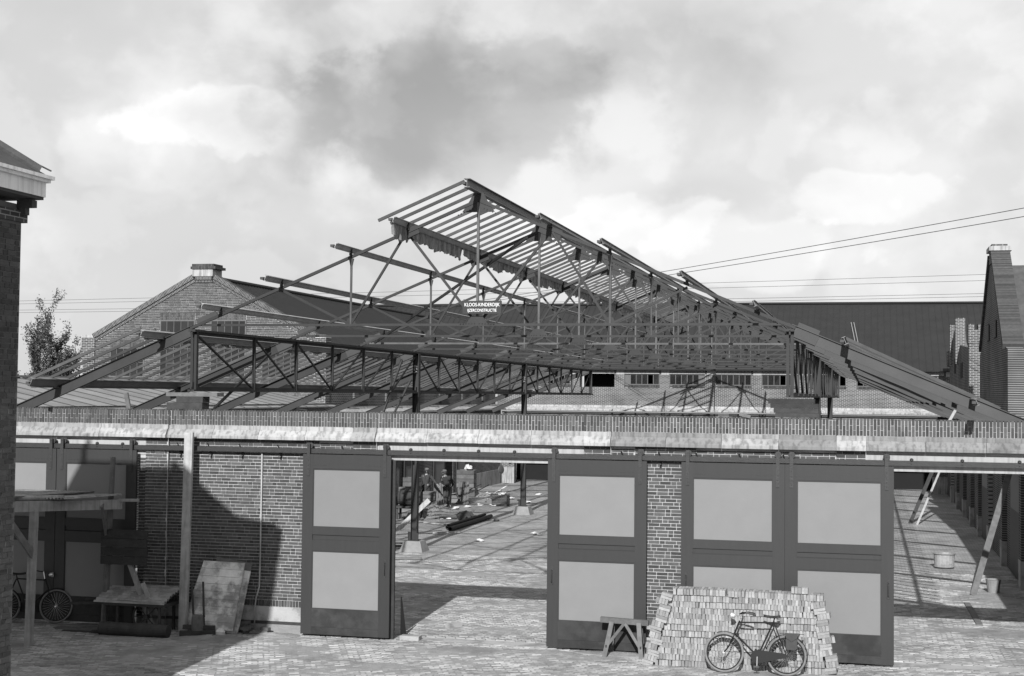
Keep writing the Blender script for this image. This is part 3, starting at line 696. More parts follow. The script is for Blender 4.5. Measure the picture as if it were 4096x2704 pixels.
tag(MB().lathe([(.06, 0), (.2, .03), (.23, .07), (.2, .1), (.08, .12)], (-12.55, 48.2, .86), (.85, -.5, .1), 20).build('hanging_basin', 'steel_grey', smooth=False), 'round pale basin hung on the corner of the left yard wall', 'basin')

# ---------------------------------------------------------------- right side of the yard
XR = 10.95
ry = thing('yard_wall', 'brick wall with piers along the right of the yard', 'wall', (XR, 28, 0))
MB().box((XR, .4, 0), (XR+.4, 50.3, 4.4)).build('wall', 'brick_y', ry)
for y in (12.0, 17.5, 22.5, 27.0, 31.0, 35.5, 40, 44.5):
    MB().box((XR-.14, y, 0), (XR-.001, y+.55, 4.1)).build('pier', 'brick_y', ry); MB().box((XR-.16, y-.02, 0), (XR-.0005, y+.57, .75)).build('pier_base', 'plinth', ry)
MB().prism([(XR, 4.42), (XR-.04, 4.42), (XR-.06, 4.33), (XR-.3, 4.2), (XR-.3, 4.12), (XR, 4.12)], 1, .5, 50).build('ledge', 'concrete', ry)
for y0 in (13.0, 23.6, 36.5):
    MB().box((XR-.05, y0, .05), (XR-.002, y0+3.0, 3.5)).build('door_leaf', 'door_paint', ry); MB().box((XR-.06, y0+.3, 1.9), (XR-.0505, y0+2.7, 3.2)).build('panel', 'door_panel', ry)
rh_ = thing('gabled_house', 'tall steep brick gable with a chimney cap at the right edge', 'house', (XR+2, 23, 0))
MB().prism([(17.3, 4.4), (28.3, 4.4), (28.3, 6.6), (27.6, 6.75), (23.6, 9.75), (22.4, 9.75), (18.2, 6.6), (17.3, 6.5)], 0, XR+.02, XR+.5).build('gable', 'brick_y', rh_)
MB().add([(XR+.5, 23, 9.5), (XR+8, 23, 9.5), (XR+8, 28.2, 5.6), (XR+.5, 28.2, 5.6), (XR+8, 17.8, 5.6), (XR+.5, 17.8, 5.6)], [(0, 1, 2, 3), (0, 5, 4, 1)]).build('roof', 'tile', rh_)
for (ya, za, yb, zb) in ((27.7, 6.8, 23.6, 9.82), (18.1, 6.6, 22.4, 9.82)):
    m = MB(); d = V((0, yb-ya, zb-za)); L = d.length; d.normalize(); s_ = 0
    while s_ < L: m.bar(V((XR+.25, ya, za))+d*s_, V((XR+.25, ya, za))+d*(s_+.05), .62, .2, (0, 0, 1)); s_ += .063
    m.build('coping', 'brick', rh_)['kind'] = 'stuff'
MB().box((XR-.02, 22.5, 9.55), (XR+.55, 23.5, 9.95)).build('peak_block', 'brick_x', rh_); MB().box((XR-.1, 22.38, 9.952), (XR+.62, 23.62, 10.1)).build('peak_cap', 'concrete', rh_)
MB().box((XR-.0, 22.6, 10.102), (XR+.5, 23.3, 10.2)).build('peak_cap', 'brick_x', rh_)
MB().box((XR+.3, 18.4, 4.4), (XR+6, 27.5, 5.7)).build('wall', 'brick_x', rh_)
for (y0, z0, w_, h_) in ((21.0, 7.0, .9, .55), (23.8, 7.0, .9, .55)): MB().box((XR-.02, y0, z0), (XR+.019, y0+w_, z0+h_)).build('window', 'glass', rh_)
dg_ = thing('stepped_gable', 'small ornate brick gable with upright piers, left of the steep gable', 'house', (XR+1, 36, 0))
MB().prism([(32.2, 4.4), (48.6, 4.4), (48.6, 6.9), (46.6, 7.3), (45.6, 8.0), (44.8, 8.25), (43.4, 8.25), (42.4, 7.6), (41.2, 7.2), (40.0, 7.4), (32.2, 7.0)], 0, XR+.02, XR+.45).build('gable', 'brick_y', dg_)
MB().box((XR-.15, 31.6, 4.4), (XR+.42, 32.3, 7.75)).build('pier', 'brick_x', dg_)
for (xa, xb, zt) in ((-.17, .05, 7.95), (.2, .44, 7.95)): MB().box((XR+xa, 31.55, 7.2), (XR+xb, 32.35, zt)).build('pier_head', 'brick_x', dg_)
for (y0, zt) in ((48.2, 7.4), (45.6, 8.6), (41.0, 8.7)): MB().box((XR-.12, y0, 6.6), (XR+.3, y0+.6, zt)).build('pinnacle', 'brick_x', dg_)
for (y0, z0) in ((38.3, 5.9), (43.2, 6.2)): MB().box((XR-.0, y0, z0), (XR+.0195, y0+1.3, z0+.7)).build('window', 'dark_room', dg_)

# ================================================================ STEEL HALL UNDER CONSTRUCTION
AX = -.77; GIR = (-7.0, 5.46); APZ = 8.95; SL = .417
TY = [.15, 5.74, 10.7, 15.65, 20.55, 25.45, 30.4, 35.3, 40.25, 45.2]
NODES = [.15, 3.2, 5.74, 8.25, 10.7, 13.2, 15.65, 18.1, 20.55, 23.0, 25.45, 27.9, 30.4, 32.85, 35.3, 37.8, 40.25, 42.7, 45.2]
def rz_(x): return APZ-SL*abs(x-AX)
ORD = ['nearest', 'second', 'third', 'fourth', 'fifth', 'sixth', 'seventh', 'eighth', 'ninth', 'farthest']
OFF = {'P1': 1.50, 'P2': 2.72, 'P3': 4.25, 'P4': 5.62}
TIE = 6.39
def make_truss(k):
    y = TY[k]
    t = thing('roof_truss', ('nearest steel roof truss, the one carrying the painted sign' if k == 0 else 'steel roof truss, %s from the front' % ORD[k] if k < 9 else 'steel roof truss farthest back, against the dark roof'), 'truss', (AX, y, TIE), 'steel roof trusses')
    for s in (-1, 1):
        xe = GIR[0] if s < 0 else GIR[1]
        MB().bar((AX, y, APZ-.03), (xe+.1*s, y, rz_(xe)-.03), .065, .058).build('top_chord', 'steel', t)
        xs_ = lambda n: AX+s*OFF[n]
        n1 = (xs_('P2'), y, TIE)
        MB().bar((xs_('P1'), y+.03, rz_(xs_('P1'))-.06), (AX+s*.08, y+.03, TIE+.1), .045, .05).build('brace', 'steel', t)
        MB().bar((xs_('P1')+.05*s, y-.03, rz_(xs_('P1'))-.08), n1, .04, .045).build('brace', 'steel', t)
        MB().tube([(n1[0], y, TIE), (n1[0], y, rz_(n1[0])-.2)], .026, 8).tube([(n1[0], y, rz_(n1[0])-.2), (n1[0], y, rz_(n1[0])-.05)], [.026, .06], 8).build('hanger', 'steel_grey', t, smooth=False)
        MB().bar((xs_('P3'), y+.03, rz_(xs_('P3'))-.06), n1, .04, .045).build('brace', 'steel', t)
        MB().bar((xs_('P1')-.22, y-.012, rz_(xs_('P1')-.22)-.06), (xs_('P1')+.22, y-.012, rz_(xs_('P1')+.22)-.06), .012, .2).build('gusset', 'steel', t)
        MB().add([(n1[0]-.13, y-.01, TIE), (n1[0]+.13, y-.01, TIE), (n1[0]+.06, y-.01, TIE+.14), (n1[0]-.06, y-.01, TIE+.14), (n1[0]-.13, y+.01, TIE), (n1[0]+.13, y+.01, TIE), (n1[0]+.06, y+.01, TIE+.14), (n1[0]-.06, y+.01, TIE+.14)], [(0, 1, 2, 3), (4, 7, 6, 5), (0, 4, 5, 1), (1, 5, 6, 2), (2, 6, 7, 3), (3, 7, 4, 0)]).build('gusset', 'steel', t)
        # splice plate standing over the girder
        MB().bar((xe+s*(-.5 if s < 0 else .15), y-.02, rz_(xe+s*(-.5 if s < 0 else .15))+.09), (xe+s*(-.05 if s < 0 else .55), y-.02, rz_(xe+s*(-.05 if s < 0 else .55))+.09), .02, .10).build('splice_plate', 'steel_rafter', t)
        for nme in ('P1', 'P2', 'P3', 'P4'):
            x = xs_(nme); MB().bar((x, y-.05, rz_(x)+.01), (x, y-.05, rz_(x)+.16), .06 if nme != 'P1' else .09, .03, (0, 1, 0)).build('cleat', 'steel', t)
    MB().bar((AX, y, TIE-.02), (AX, y, APZ-.06), .05, .05).build('hanger', 'steel_grey', t)
    MB().add([(AX-.34, y-.02, APZ-.27), (AX-.18, y-.02, APZ-.03), (AX-.1, y-.02, APZ+.12), (AX+.1, y-.02, APZ+.12), (AX+.18, y-.02, APZ-.03), (AX+.34, y-.02, APZ-.27), (AX-.34, y, APZ-.27), (AX-.18, y, APZ-.03), (AX-.1, y, APZ+.12), (AX+.1, y, APZ+.12), (AX+.18, y, APZ-.03), (AX+.34, y, APZ-.27)],
             [(0, 1, 2, 3, 4, 5), (11, 10, 9, 8, 7, 6), (0, 6, 7, 1), (1, 7, 8, 2), (2, 8, 9, 3), (3, 9, 10, 4), (4, 10, 11, 5), (5, 11, 6, 0)]).build('apex_gusset', 'steel', t)
    tie = 'steel_grey' if k in (2,) else 'steel'
    MB().bar((GIR[0], y-.02, TIE), (GIR[1], y-.02, TIE), .01, .05).bar((GIR[0], y, TIE-.02), (GIR[1], y, TIE-.02), .045, .01).build('tie_bar', tie if k != 2 else 'steel_grey', t)
    MB().add([(AX-.26, y-.04, TIE-.03), (AX+.26, y-.04, TIE-.03), (AX+.12, y-.04, TIE+.17), (AX-.12, y-.04, TIE+.17), (AX-.26, y-.03, TIE-.03), (AX+.26, y-.03, TIE-.03), (AX+.12, y-.03, TIE+.17), (AX-.12, y-.03, TIE+.17)], [(0, 1, 2, 3), (4, 7, 6, 5), (0, 4, 5, 1), (1, 5, 6, 2), (2, 6, 7, 3), (3, 7, 4, 0)]).build('gusset', 'steel', t)
    rv = MB()
    for s in (-1, 1):
        for q in range(6):
            rv.lathe([(.016, 0), (.012, .012)], (AX+s*(.12+q*.06), y-.02, APZ-.15-SL*(.12+q*.06)), (0, -1, 0), 6)
            rv.lathe([(.014, 0), (.01, .012)], (AX+s*(.05+q*.06), y-.04, TIE+.02), (0, -1, 0), 6)
            xe = GIR[0] if s < 0 else GIR[1]; rv.lathe([(.016, 0), (.012, .012)], (xe-s*(.15+q*.09), y-.042, rz_(xe-s*(.15+q*.09))-.03), (0, -1, 0), 6)
    if k < 3: rv.build('rivets', 'steel', t)
    return t
for k in range(len(TY)): make_truss(k)

# lattice girders on either side
for gi, (gx, lb) in enumerate(((GIR[0], 'left lattice girder running back from the timber blocks'), (GIR[1], 'right lattice girder seen almost end on'))):
    t = thing('lattice_girder', lb, 'girder', (gx, 20, 4.98), 'lattice girders of the steel hall')
    zt, zb = 6.27, 5.0
    MB().bar((gx, 0, zt), (gx, 45.6, zt), .16, .05).bar((gx, 0, zt-.05), (gx, 45.6, zt-.05), .03, .08).build('top_chord', 'steel', t)
    MB().bar((gx, 0, zb), (gx, 45.6, zb), .15, .04).bar((gx, 0, zb+.04), (gx, 45.6, zb+.04), .03, .08).build('bottom_chord', 'steel', t)
    for i, y in enumerate(NODES):
        if i in (0, len(NODES)-1):
            MB().box((gx-.07, y-.05, zb), (gx-.008, y+.04, zt)).box((gx+.008, y-.05, zb), (gx+.07, y+.04, zt)).build('end_post', 'steel', t)
        elif i not in (6, 12):
            MB().box((gx-.036, y-.025, zb), (gx-.006, y+.025, zt)).box((gx+.006, y-.025, zb), (gx+.036, y+.025, zt)).build('post', 'steel', t)
        if i+1 < len(NODES):
            y2 = NODES[i+1]
            down = (i % 6) < 3
            pa, pb = ((y+.08, zt-.08), (y2-.06, zb+.06)) if down else ((y+.06, zb+.06), (y2-.08, zt-.08))
            MB().bar((gx, pa[0], pa[1]), (gx, pb[0], pb[1]), .045, .032).build('diagonal', 'steel', t)
        MB().box((gx-.02, y-.12, zb+.02), (gx+.02, y+.12, zb+.18)).build('gusset', 'steel', t)
# columns and footings
for (cx_, cy_, lb) in ((GIR[0], 15.65, 'steel column standing in the yard left of the middle gateway view'), (GIR[0], 30.4, 'second steel column deeper in the yard, right of the wicker basket'), (GIR[1], 15.65, 'steel column under the right lattice girder, nearer one'), (GIR[1], 30.4, 'steel column under the right lattice girder, farther one')):
    t = thing('steel_column', lb, 'column', (cx_, cy_, .34), 'columns of the steel hall')
    MB().ibeam((cx_, cy_, .34), (cx_, cy_, 6.24), .2, .2, (1, 0, 0)).build('shaft', 'steel', t)
    MB().box((cx_-.16, cy_-.16, .335), (cx_+.16, cy_+.16, .36)).build('base_plate', 'steel', t)
    MB().bar((cx_-.13, cy_-.14, .36), (cx_-.13, cy_-.14, .62), .08, .012, (0, 1, 0)).bar((cx_+.13, cy_-.14, .36), (cx_+.13, cy_-.14, .58), .08, .012, (0, 1, 0)).build('cleat', 'steel', t)
    if cx_ < 0: text(t, 'V59' if cy_ < 20 else 'V53', .16, (cx_, cy_-.104, 5.75 if cy_ < 20 else 5.6), (math.pi/2, math.radians(-90), 0), 'chalk')
    f = MB().add([(cx_-.38, cy_-.38, 0), (cx_+.38, cy_-.38, 0), (cx_+.38, cy_+.38, 0), (cx_-.38, cy_+.38, 0), (cx_-.27, cy_-.27, .335), (cx_+.27, cy_-.27, .33), (cx_+.27, cy_+.27, .335), (cx_-.27, cy_+.27, .33)], [(3, 2, 1, 0), (4, 5, 6, 7), (0, 1, 5, 4), (1, 2, 6, 5), (2, 3, 7, 6), (3, 0, 4, 7)]).build('column_footing', 'footing')
    tag(f, 'pale concrete footing under the ' + {(GIR[0], 15.65): 'nearer column on the left of the yard', (GIR[0], 30.4): 'farther column beside the wicker basket', (GIR[1], 15.65): 'nearer right-hand column', (GIR[1], 30.4): 'farther right-hand column'}[(cx_, cy_)], 'footing', 'concrete column footings')
# purlins
def purlin(x, z, y0, y1, h, b, label, tilt, m='purlin_steel'):
    t = thing('purlin', label, 'beam', (x, y0, z), 'purlins of the steel hall')
    u = V((-tilt, 0, 1)).normalized()
    MB().ibeam((x, y0, z), (x, y1, z), h, b, u).build('beam', m, t)
    MB().bar((x-.05, y0-.06, z-.01), (x-.05, y0+.2, z-.01), .07, .05).build('end_block', 'steel_rafter', t)
    return t
WORDL = {'P1': 'uppermost', 'P2': 'second', 'P3': 'third', 'P4': 'fourth'}
for s in (-1, 1):
    sd = 'left' if s < 0 else 'right'
    for nme, off in OFF.items():
        x = AX+s*off; e = {'P1': -.8, 'P2': -.8, 'P3': -.75, 'P4': -.8}[nme]
        purlin(x, rz_(x)+.13, e, 45.6, .125, .06, '%s purlin below the ridge on the %s roof slope' % (WORDL[nme], sd), s*SL, 'purlin_sunlit' if s < 0 else 'purlin_steel')
purlin(AX, APZ+.20, -.75, 45.6, .18, .12, 'ridge beam of the steel hall against the sky', 0)
AISX = {(-1, 'P5'): -7.72, (-1, 'P6'): -10.2, (1, 'P5'): 6.5, (1, 'P6'): 8.8}
for (s, nme), x in AISX.items():
    sd = 'left' if s < 0 else 'right'
    if nme == 'P5': purlin(x, rz_(x)+.12, -.85, 45.6, .15, .075, 'purlin just outside the %s lattice girder' % sd, s*SL, 'purlin_sunlit' if s < 0 else 'purlin_steel')
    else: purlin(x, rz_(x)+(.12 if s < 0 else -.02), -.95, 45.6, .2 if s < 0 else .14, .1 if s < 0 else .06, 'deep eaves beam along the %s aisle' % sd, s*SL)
# I-beam rafters of the aisles
for k, y in enumerate(TY):
    for s, xe, x1 in ((-1, GIR[0], -12.25), (1, GIR[1], 10.72)):
        t = thing('aisle_rafter', 'sloping I-beam in the %s aisle, %s' % ('left' if s < 0 else 'right', 'nearest the front' if k == 0 else ORD[k]+' from the front' if k < 9 else 'farthest back'), 'beam', (xe, y, rz_(xe)), 'sloping I-beams of the aisles')
        MB().ibeam((xe, y, rz_(xe)-.06), (x1, y, rz_(x1)-.06), .22, .085, (0, 0, 1)).build('beam', 'steel_left' if s < 0 else 'steel_rafter', t)
        MB().bar((xe+s*.1, y-.01, rz_(xe)-.12), (xe+s*.5, y-.01, rz_(xe+s*.5)-.1), .016, .26).build('end_plate', 'steel_rafter', t)
        if s < 0 and 0 < k < 9: MB().bar((-11.2, y+.05, rz_(-11.2)-.15), (-10.7, y+.05, 4.4), .03, .03).build('stay', 'steel', t)
# thin common rafters already laid
def battens(label, xa, xb, zoff, sgn, over, n0=-.72, n1=45.3, sp=.655, zend=None):
    t = thing('rafter_row', label, 'rafters', ((xa+xb)/2, 20, rz_(xb)))
    y = n0
    while y < n1:
        j = R.uniform(-.03, .03); x1 = xb+sgn*(over+R.uniform(-.03, .03)); x0 = xa
        MB().bar((x0, y+j, rz_(x0)+zoff), (x1, y+j, rz_(x1)+(zoff if zend is None else zend)), .042, .06).build('rafter', 'batten', t); y += sp
battens('thin sloping rafters laid left of the ridge', AX-.06, AX-OFF['P1'], .26, -1, .32)
battens('thin sloping rafters over the left aisle', -7.75, -10.2, .24, -1, .16, -.8)
battens('thin sloping rafters over the right aisle', 6.5, 8.8, .21, 1, .5, .4, zend=.07)
# ragged cloth hanging from the uppermost left purlin
def fringe(x, ztop, y0, y1, drop, label):
    rnd = random.Random(int(abs(x)*100)); m = MB(); n = int((y1-y0)/.05); pts = []; d = drop
    for i in range(n):
        y = y0+i*.05; d += rnd.uniform(-.03, .03)+(drop-d)*.08; d = max(drop*.35, min(drop*1.5, d))
        if rnd.random() < .01: d = drop*.2
        wv = .03*math.sin(i*.8)+rnd.uniform(-.012, .012)
        pts.append((y, d, wv))
    vs = []
    for (y, d, wv) in pts: vs += [(x-.01+wv*.2, y, ztop), (x-.03+wv, y, ztop-d*.5), (x-.02+wv*1.3, y, ztop-d), (x+.01+wv*.2, y, ztop), (x-.012+wv, y, ztop-d*.5), (x-.008+wv*1.3, y, ztop-d)]
    fs = []
    for i in range(n-1):
        b = i*6
        fs += [(b, b+1, b+7, b+6), (b+1, b+2, b+8, b+7), (b+3, b+9, b+10, b+4), (b+4, b+10, b+11, b+5), (b, b+6, b+9, b+3), (b+2, b+5, b+11, b+8)]
    tag(m.add(vs, fs).build('hanging_cloth', 'cloth'), label, 'cloth')
xp = AX-OFF['P1']; fringe(xp-.03, rz_(xp)+.1, -.75, 44, .26, 'long ragged cloth hanging from the uppermost left purlin')
fringe(-7.78, rz_(-7.72)+.06, -.6, 44, .07, 'short ragged cloth edge under the purlin by the left girder')
# wind braces
br = thing('wind_brace', 'dark diagonal wind brace across the left roof slope', 'brace', (-3.5, 8, rz_(-3.5)))
MB().bar((-1.0, 5.4, rz_(-1.0)-.12), (-6.6, 10.5, rz_(-6.6)-.12), .05, .06).build('bar', 'steel', br)
tag(MB().bar((-7.55, 5.4, 5.95), (-6.9, .95, 4.62), .05, .05).build('aisle_brace', 'steel'), 'dark diagonal brace under the left aisle beams', 'brace')
tag(MB().bar((-6.95, 14.0, 6.0), (-6.95, 12.2, 4.3), .05, .07).bar((-6.85, 14.6, 5.4), (-6.85, 12.9, 4.3), .05, .05).build('raking_prop', 'timber_dark'), 'raking prop beside the nearer yard column', 'prop')
# timber packing under the girder ends
for nm, lb, bs in (('timber_block', None, (('thin pale board on top of the left timber blocks', -7.57, -6.39, 4.875, 4.955, 'timber'), ('upper dark timber block under the left girder end', -7.33, -6.72, 4.745, 4.872, 'timber_dark'), ('lower dark timber block on the left of the parapet', -7.55, -6.73, 4.605, 4.742, 'timber_dark'),
        ('topmost plank under the right girder end', 5.06, 5.93, 4.87, 4.957, 'timber_dark'), ('second plank from the top under the right girder end', 5.10, 6.0, 4.78, 4.867, 'timber_dark'), ('second plank from the bottom under the right girder end', 5.16, 6.0, 4.69, 4.777, 'timber_dark'), ('bottom plank of the stack on the right of the parapet', 5.19, 6.02, 4.603, 4.687, 'timber_dark'))),):
    for (l, x0, x1, z0, z1, m_) in bs: tag(MB().box((x0, .0, z0), (x1, .33, z1)).build('timber_block', m_), l, 'timber', 'timber packing under the girder ends')
tag(MB().box((4.1, .05, 4.6), (4.31, .15, 4.66)).build('loose_brick', 'loose_brick'), 'loose brick lying flat on the parapet left of the right planks', 'brick')
b_ = MB().box((-.11, -.05, -.03), (.11, .05, .03)).xform(Matrix.Translation((4.62, .0, 4.63)) @ Matrix.Rotation(.25, 4, 'Y')).build('loose_brick', 'loose_brick'); tag(b_, 'tilted loose brick on the parapet edge', 'brick')
tag(MB().bar((-8.53, .2, 4.55), (-8.62, .2, 4.93), .09, .05, (0, 1, 0)).build('wooden_stake', 'timber'), 'short pale wooden stake sticking up behind the left parapet', 'stake')
tag(MB().bar((8.35, .25, 4.5), (8.5, .25, 4.78), .05, .05, (0, 1, 0)).build('wooden_stake', 'timber_pale'), 'short pale stick behind the right end of the parapet', 'stake')
# sign
sg = thing('sign_board', 'dark sign with white hand-painted capitals on the nearest truss', 'sign', (-.64, .04, 6.6))
MB().box((-1.045, .015, 6.605), (-.235, .045, 6.865)).build('board', 'sign_board', sg)
MB().bar((-1.02, .02, 6.86), (-1.02, .02, 6.9), .02, .01).bar((-.26, .02, 6.86), (-.26, .02, 6.9), .02, .01).build('hook', 'steel_grey', sg)
text(sg, 'KLOOS-KINDERDIJK', .1, (-.64, .0125, 6.785), (math.pi/2, 0, 0), 'paint_white', wide=.82)
text(sg, 'IJZERCONSTRUCTIE', .085, (-.64, .0125, 6.672), (math.pi/2, 0, 0), 'paint_white', wide=.80)
# wires
def wire(p0, p1, sag, r, label, grp, n=24):
    p0, p1 = V(p0), V(p1); pts = [p0.lerp(p1, i/n)-V((0, 0, sag*4*(i/n)*(1-i/n))) for i in range(n+1)]
    tag(MB().tube(pts, r, 5).build('overhead_wire', 'rubber'), label, 'wire', grp)
wire((-18.4, 56, 10.3), (30.8, 2, 12.6), .35, .014, 'upper of the two wires rising to the top right', 'wires rising to the right')
wire((-18.4, 56, 10.2), (30.8, 2, 12.2), .35, .014, 'lower of the two wires rising to the top right', 'wires rising to the right')
for k, (za, zb) in enumerate(((14.9, 18.3), (14.7, 17.6), (14.3, 16.1), (14.0, 15.8))):
    wire((-150, 120, za-.4), (60, 120, zb), .5, .02, '%s of the faint wires far behind the roofs' % ('topmost', 'second', 'third', 'lowest')[k], 'faint wires far behind')

# ================================================================ FORECOURT THINGS
RX = lambda a, ax='Z': Matrix.Rotation(a, 4, ax)
TR = lambda *p: Matrix.Translation(p)
# --- lean-to shelter
t = thing('lean_to_shelter', 'rough timber lean-to with corrugated sheets in the shadow at left', 'shelter', (-9.2, -1.8, 0))
MB().bar((-8.86, -2.93, 0), (-8.80, -2.93, 2.66), .12, .14, (0, 1, 0)).build('post', 'timber_pale', t)
MB().tube([(-8.63, -.5, 0), (-8.58, -.5, 1.5), (-8.50, -.5, 3.58)], [.075, .07, .055], 8).build('post', 'timber', t)
MB().bar((-8.93, -3.75, 2.76), (-8.28, -.52, 2.60), .06, .2).build('beam', 'timber_pale', t)
MB().bar((-8.79, -2.94, 1.75), (-8.93, -3.72, 2.62), .05, .13).build('knee_brace', 'timber', t)
MB().bar((-8.54, -.62, 1.9), (-8.36, -1.15, 2.62), .05, .12).build('knee_brace', 'timber', t)
MB().bar((-8.3, -.58, 2.69), (-7.9, -.45, 2.69), .05, .06).build('batten', 'timber_pale', t)
MB().bar((-11.8, -3.6, 2.7), (-11.3, -.5, 2.6), .06, .2).build('beam', 'timber', t); MB().bar((-11.7, -2.9, 0), (-11.7, -2.9, 2.6), .12, .14, (0, 1, 0)).build('post', 'timber', t)
def corr(x0, x1, y0, y1, zf, m, amp=.018, pitch=.076, th=.004, along='y'):
    n = int((x1-x0)/(pitch/6)); vs = []; k = 6
    for i in range(n+1):
        x = x0+(x1-x0)*i/n; w = amp*math.sin(2*math.pi*(x-x0)/pitch)
        for j in range(k+1):
            y = y0+(y1-y0)*j/k; z = zf(x, y)+w
            vs += [(x, y, z), (x, y, z-th)]
    fs = []; st = 2*(k+1)
    for i in range(n):
        for j in range(k):
            a = i*st+2*j; fs += [(a, a+st, a+st+2, a+2), (a+1, a+3, a+st+3, a+st+1)]
        a = i*st; fs += [(a, a+1, a+st+1, a+st), (a+2*k, a+st+2*k, a+st+2*k+1, a+2*k+1)]
    m.add(vs, fs); return m
corr(-11.9, -9.0, -3.85, -.35, lambda x, y: 2.93-.03*(y+3.8), MB()).build('roof_sheet', 'corrugated', t)
corr(-9.7, -8.35, -2.6, -.35, lambda x, y: 2.90-.03*(y+3.8)+.03*(x+8.35), MB()).build('roof_sheet', 'corrugated', t)
MB().tube([(-9.5, -3.75, 2.90), (-8.62, -2.2, 2.84)], .055, 10).build('rolled_sheet', 'corrugated', t)
# --- square board panel on its prop
t = thing('board_panel', 'dark square panel of planks propped beside the shelter', 'panel', (-8.0, -.72, 0))
for k in range(4): MB().box((-8.61, -.74, 1.37+k*.182), (-7.56+.02*(k % 2), -.71, 1.37+k*.182+.172)).build('plank', 'timber_dark', t)
MB().box((-8.45, -.705, 1.36), (-8.37, -.68, 2.1)).box((-7.8, -.705, 1.36), (-7.72, -.68, 2.1)).build('ledger', 'timber_dark', t)
MB().bar((-7.35, -.7, 0), (-8.02, -.66, 1.5), .10, .06, (0, 1, 0)).build('prop', 'timber_pale', t); MB().bar((-7.42, -.76, .62), (-7.62, -.76, 1.02), .09, .03, (0, 1, 0)).build('prop', 'timber_pale', t)
# --- handcart with corrugated sheets
t = thing('handcart', 'handcart loaded with corrugated iron sheets against the left wall', 'cart', (-7.8, -.6, 0))
MB().box((-8.4, -.95, .56), (-7.0, -.22, .62)).build('bed', 'timber_dark', t)
for (x, y) in ((-8.1, -.9), (-7.15, -.9), (-8.1, -.28), (-7.15, -.28)): MB().bar((x, y, 0), (x, y, .56), .05, .05, (0, 1, 0)).build('leg', 'timber_dark', t)
w = MB().ring((-7.5, -.78, .33), .30, .022, (0, 1, 0), 28, 6).build('wheel', 'ironwork', t)
m = MB()
for k in range(8): a = k*math.pi/4; m.tube([(-7.5, -.78, .33), (-7.5+.3*math.cos(a), -.78, .33+.3*math.sin(a))], .012, 5)
m.lathe([(.05, -.06), (.05, .06)], (-7.5, -.78, .33), (0, 1, 0), 10).build('spokes', 'ironwork', w)
MB().bar((-8.4, -.9, .6), (-9.2, -.9, .55), .05, .05).build('shaft', 'timber_dark', t); MB().bar((-8.4, -.28, .6), (-9.2, -.28, .55), .05, .05).build('shaft', 'timber_dark', t)
sh = corr(-.42, .42, -.8, .8, lambda x, y: .07*math.cos(x*2.6), MB(), .024, .11); sh.xform(TR(-7.82, -.55, .70) @ RX(.27, 'X') @ RX(math.pi/2)); sh.build('iron_sheet', 'corrugated', t)
sh = corr(-.4, .4, -.55, .55, lambda x, y: .07*math.cos(x*2.6), MB(), .024, .11); sh.xform(TR(-7.55, -.53, .735) @ RX(.27, 'X') @ RX(math.pi/2-.05)); sh.build('iron_sheet', 'corrugated', t)
# --- roll on the ground
prof = []
for k in range(15): prof.append((.135+R.uniform(-.008, .008), -.75+k*.107))
tag(MB().lathe([(.09, -.76)]+prof+[(.09, .755)], (-7.52, -1.25, .14), (1, .02, 0), 18).build('felt_roll', 'pipe_iron', smooth=False), 'long dark roll of roofing felt lying on the setts in front of the cart', 'roll')
tag(MB().bar((-8.5, -1.2, .05), (-8.2, -1.22, .07), .06, .06).bar((-9.2, -1.15, .02), (-8.4, -1.1, .02), .12, .03).build('scrap_plank', 'timber_dark'), 'dark scrap planks lying left of the felt roll', 'plank')
for k, (x, y, a, l) in enumerate(((-9.0, -.5, .1, .9), (-9.4, -.62, -.06, .8), (-8.9, -.75, .2, .6), (-7.9, -.45, .05, .5))):
    tag(MB().box((-l/2, -.06, 0), (l/2, .06, .03)).xform(TR(x, y, .018+.002*k) @ RX(a)).build('scrap_plank', 'timber'), ('scrap plank lying straight under the shelter', 'leftmost scrap plank under the shelter by the bicycle', 'short skewed scrap plank behind the felt roll', 'short scrap plank under the handcart')[k], 'plank', 'scrap planks in the shadow')
# --- tall post leaning on the wall, shutters, hand truck, timbers
tag(MB().bar((-6.76, -.62, 0), (-6.84, -.345, 4.12), .185, .075, (0, 1, 0)).build('tall_plank', 'timber_pale'), 'tall pale squared timber leaning upright against the ledge', 'plank')
t = thing('leaning_shutter', 'large whitewashed plank shutter leaning on the wall, in front', 'shutter', (-6.2, -.3, 0))
mt = TR(-6.2, -.52, .10) @ RX(-.24, 'X') @ RX(.02, 'Y')
for k in range(9):
    lf_ = lambda q: -.55+.011*q+(.022*(q-4.5) if q > 4.5 else 0); rt_ = lambda q: .50+.008*q
    MB().prism([(lf_(k), k*.155), (rt_(k), k*.155), (rt_(k+1), k*.155+.15), (lf_(k+1), k*.155+.15)], 1, -.018, .018).xform(mt).build('plank', 'timber_worn', t)
MB().box((-.35, .019, 0.02), (-.25, .05, 1.38)).box((.3, .019, .02), (.4, .05, 1.38)).xform(mt).build('ledger', 'timber', t)
t = thing('leaning_shutter', 'second plank shutter half hidden behind the front shutter', 'shutter', (-5.9, -.2, 0))
mt = TR(-6.02, -.36, .03) @ RX(-.17, 'X') @ RX(.13, 'Y')
for k in range(9): MB().box((-.45, -.015, k*.165), (.36, .015, k*.165+.16)).xform(mt).build('plank', 'timber_worn' if k < 8 else 'timber', t)
t = thing('hand_truck', 'upturned hand truck with two upright handles before the shutter', 'hand truck', (-6.4, -.75, 0))
MB().bar((-6.43, -.78, .10), (-6.58, -.62, 1.05), .035, .045).build('handle', 'timber_dark', t); MB().bar((-6.21, -.78, .10), (-6.33, -.62, 1.08), .035, .045).build('handle', 'timber_dark', t)
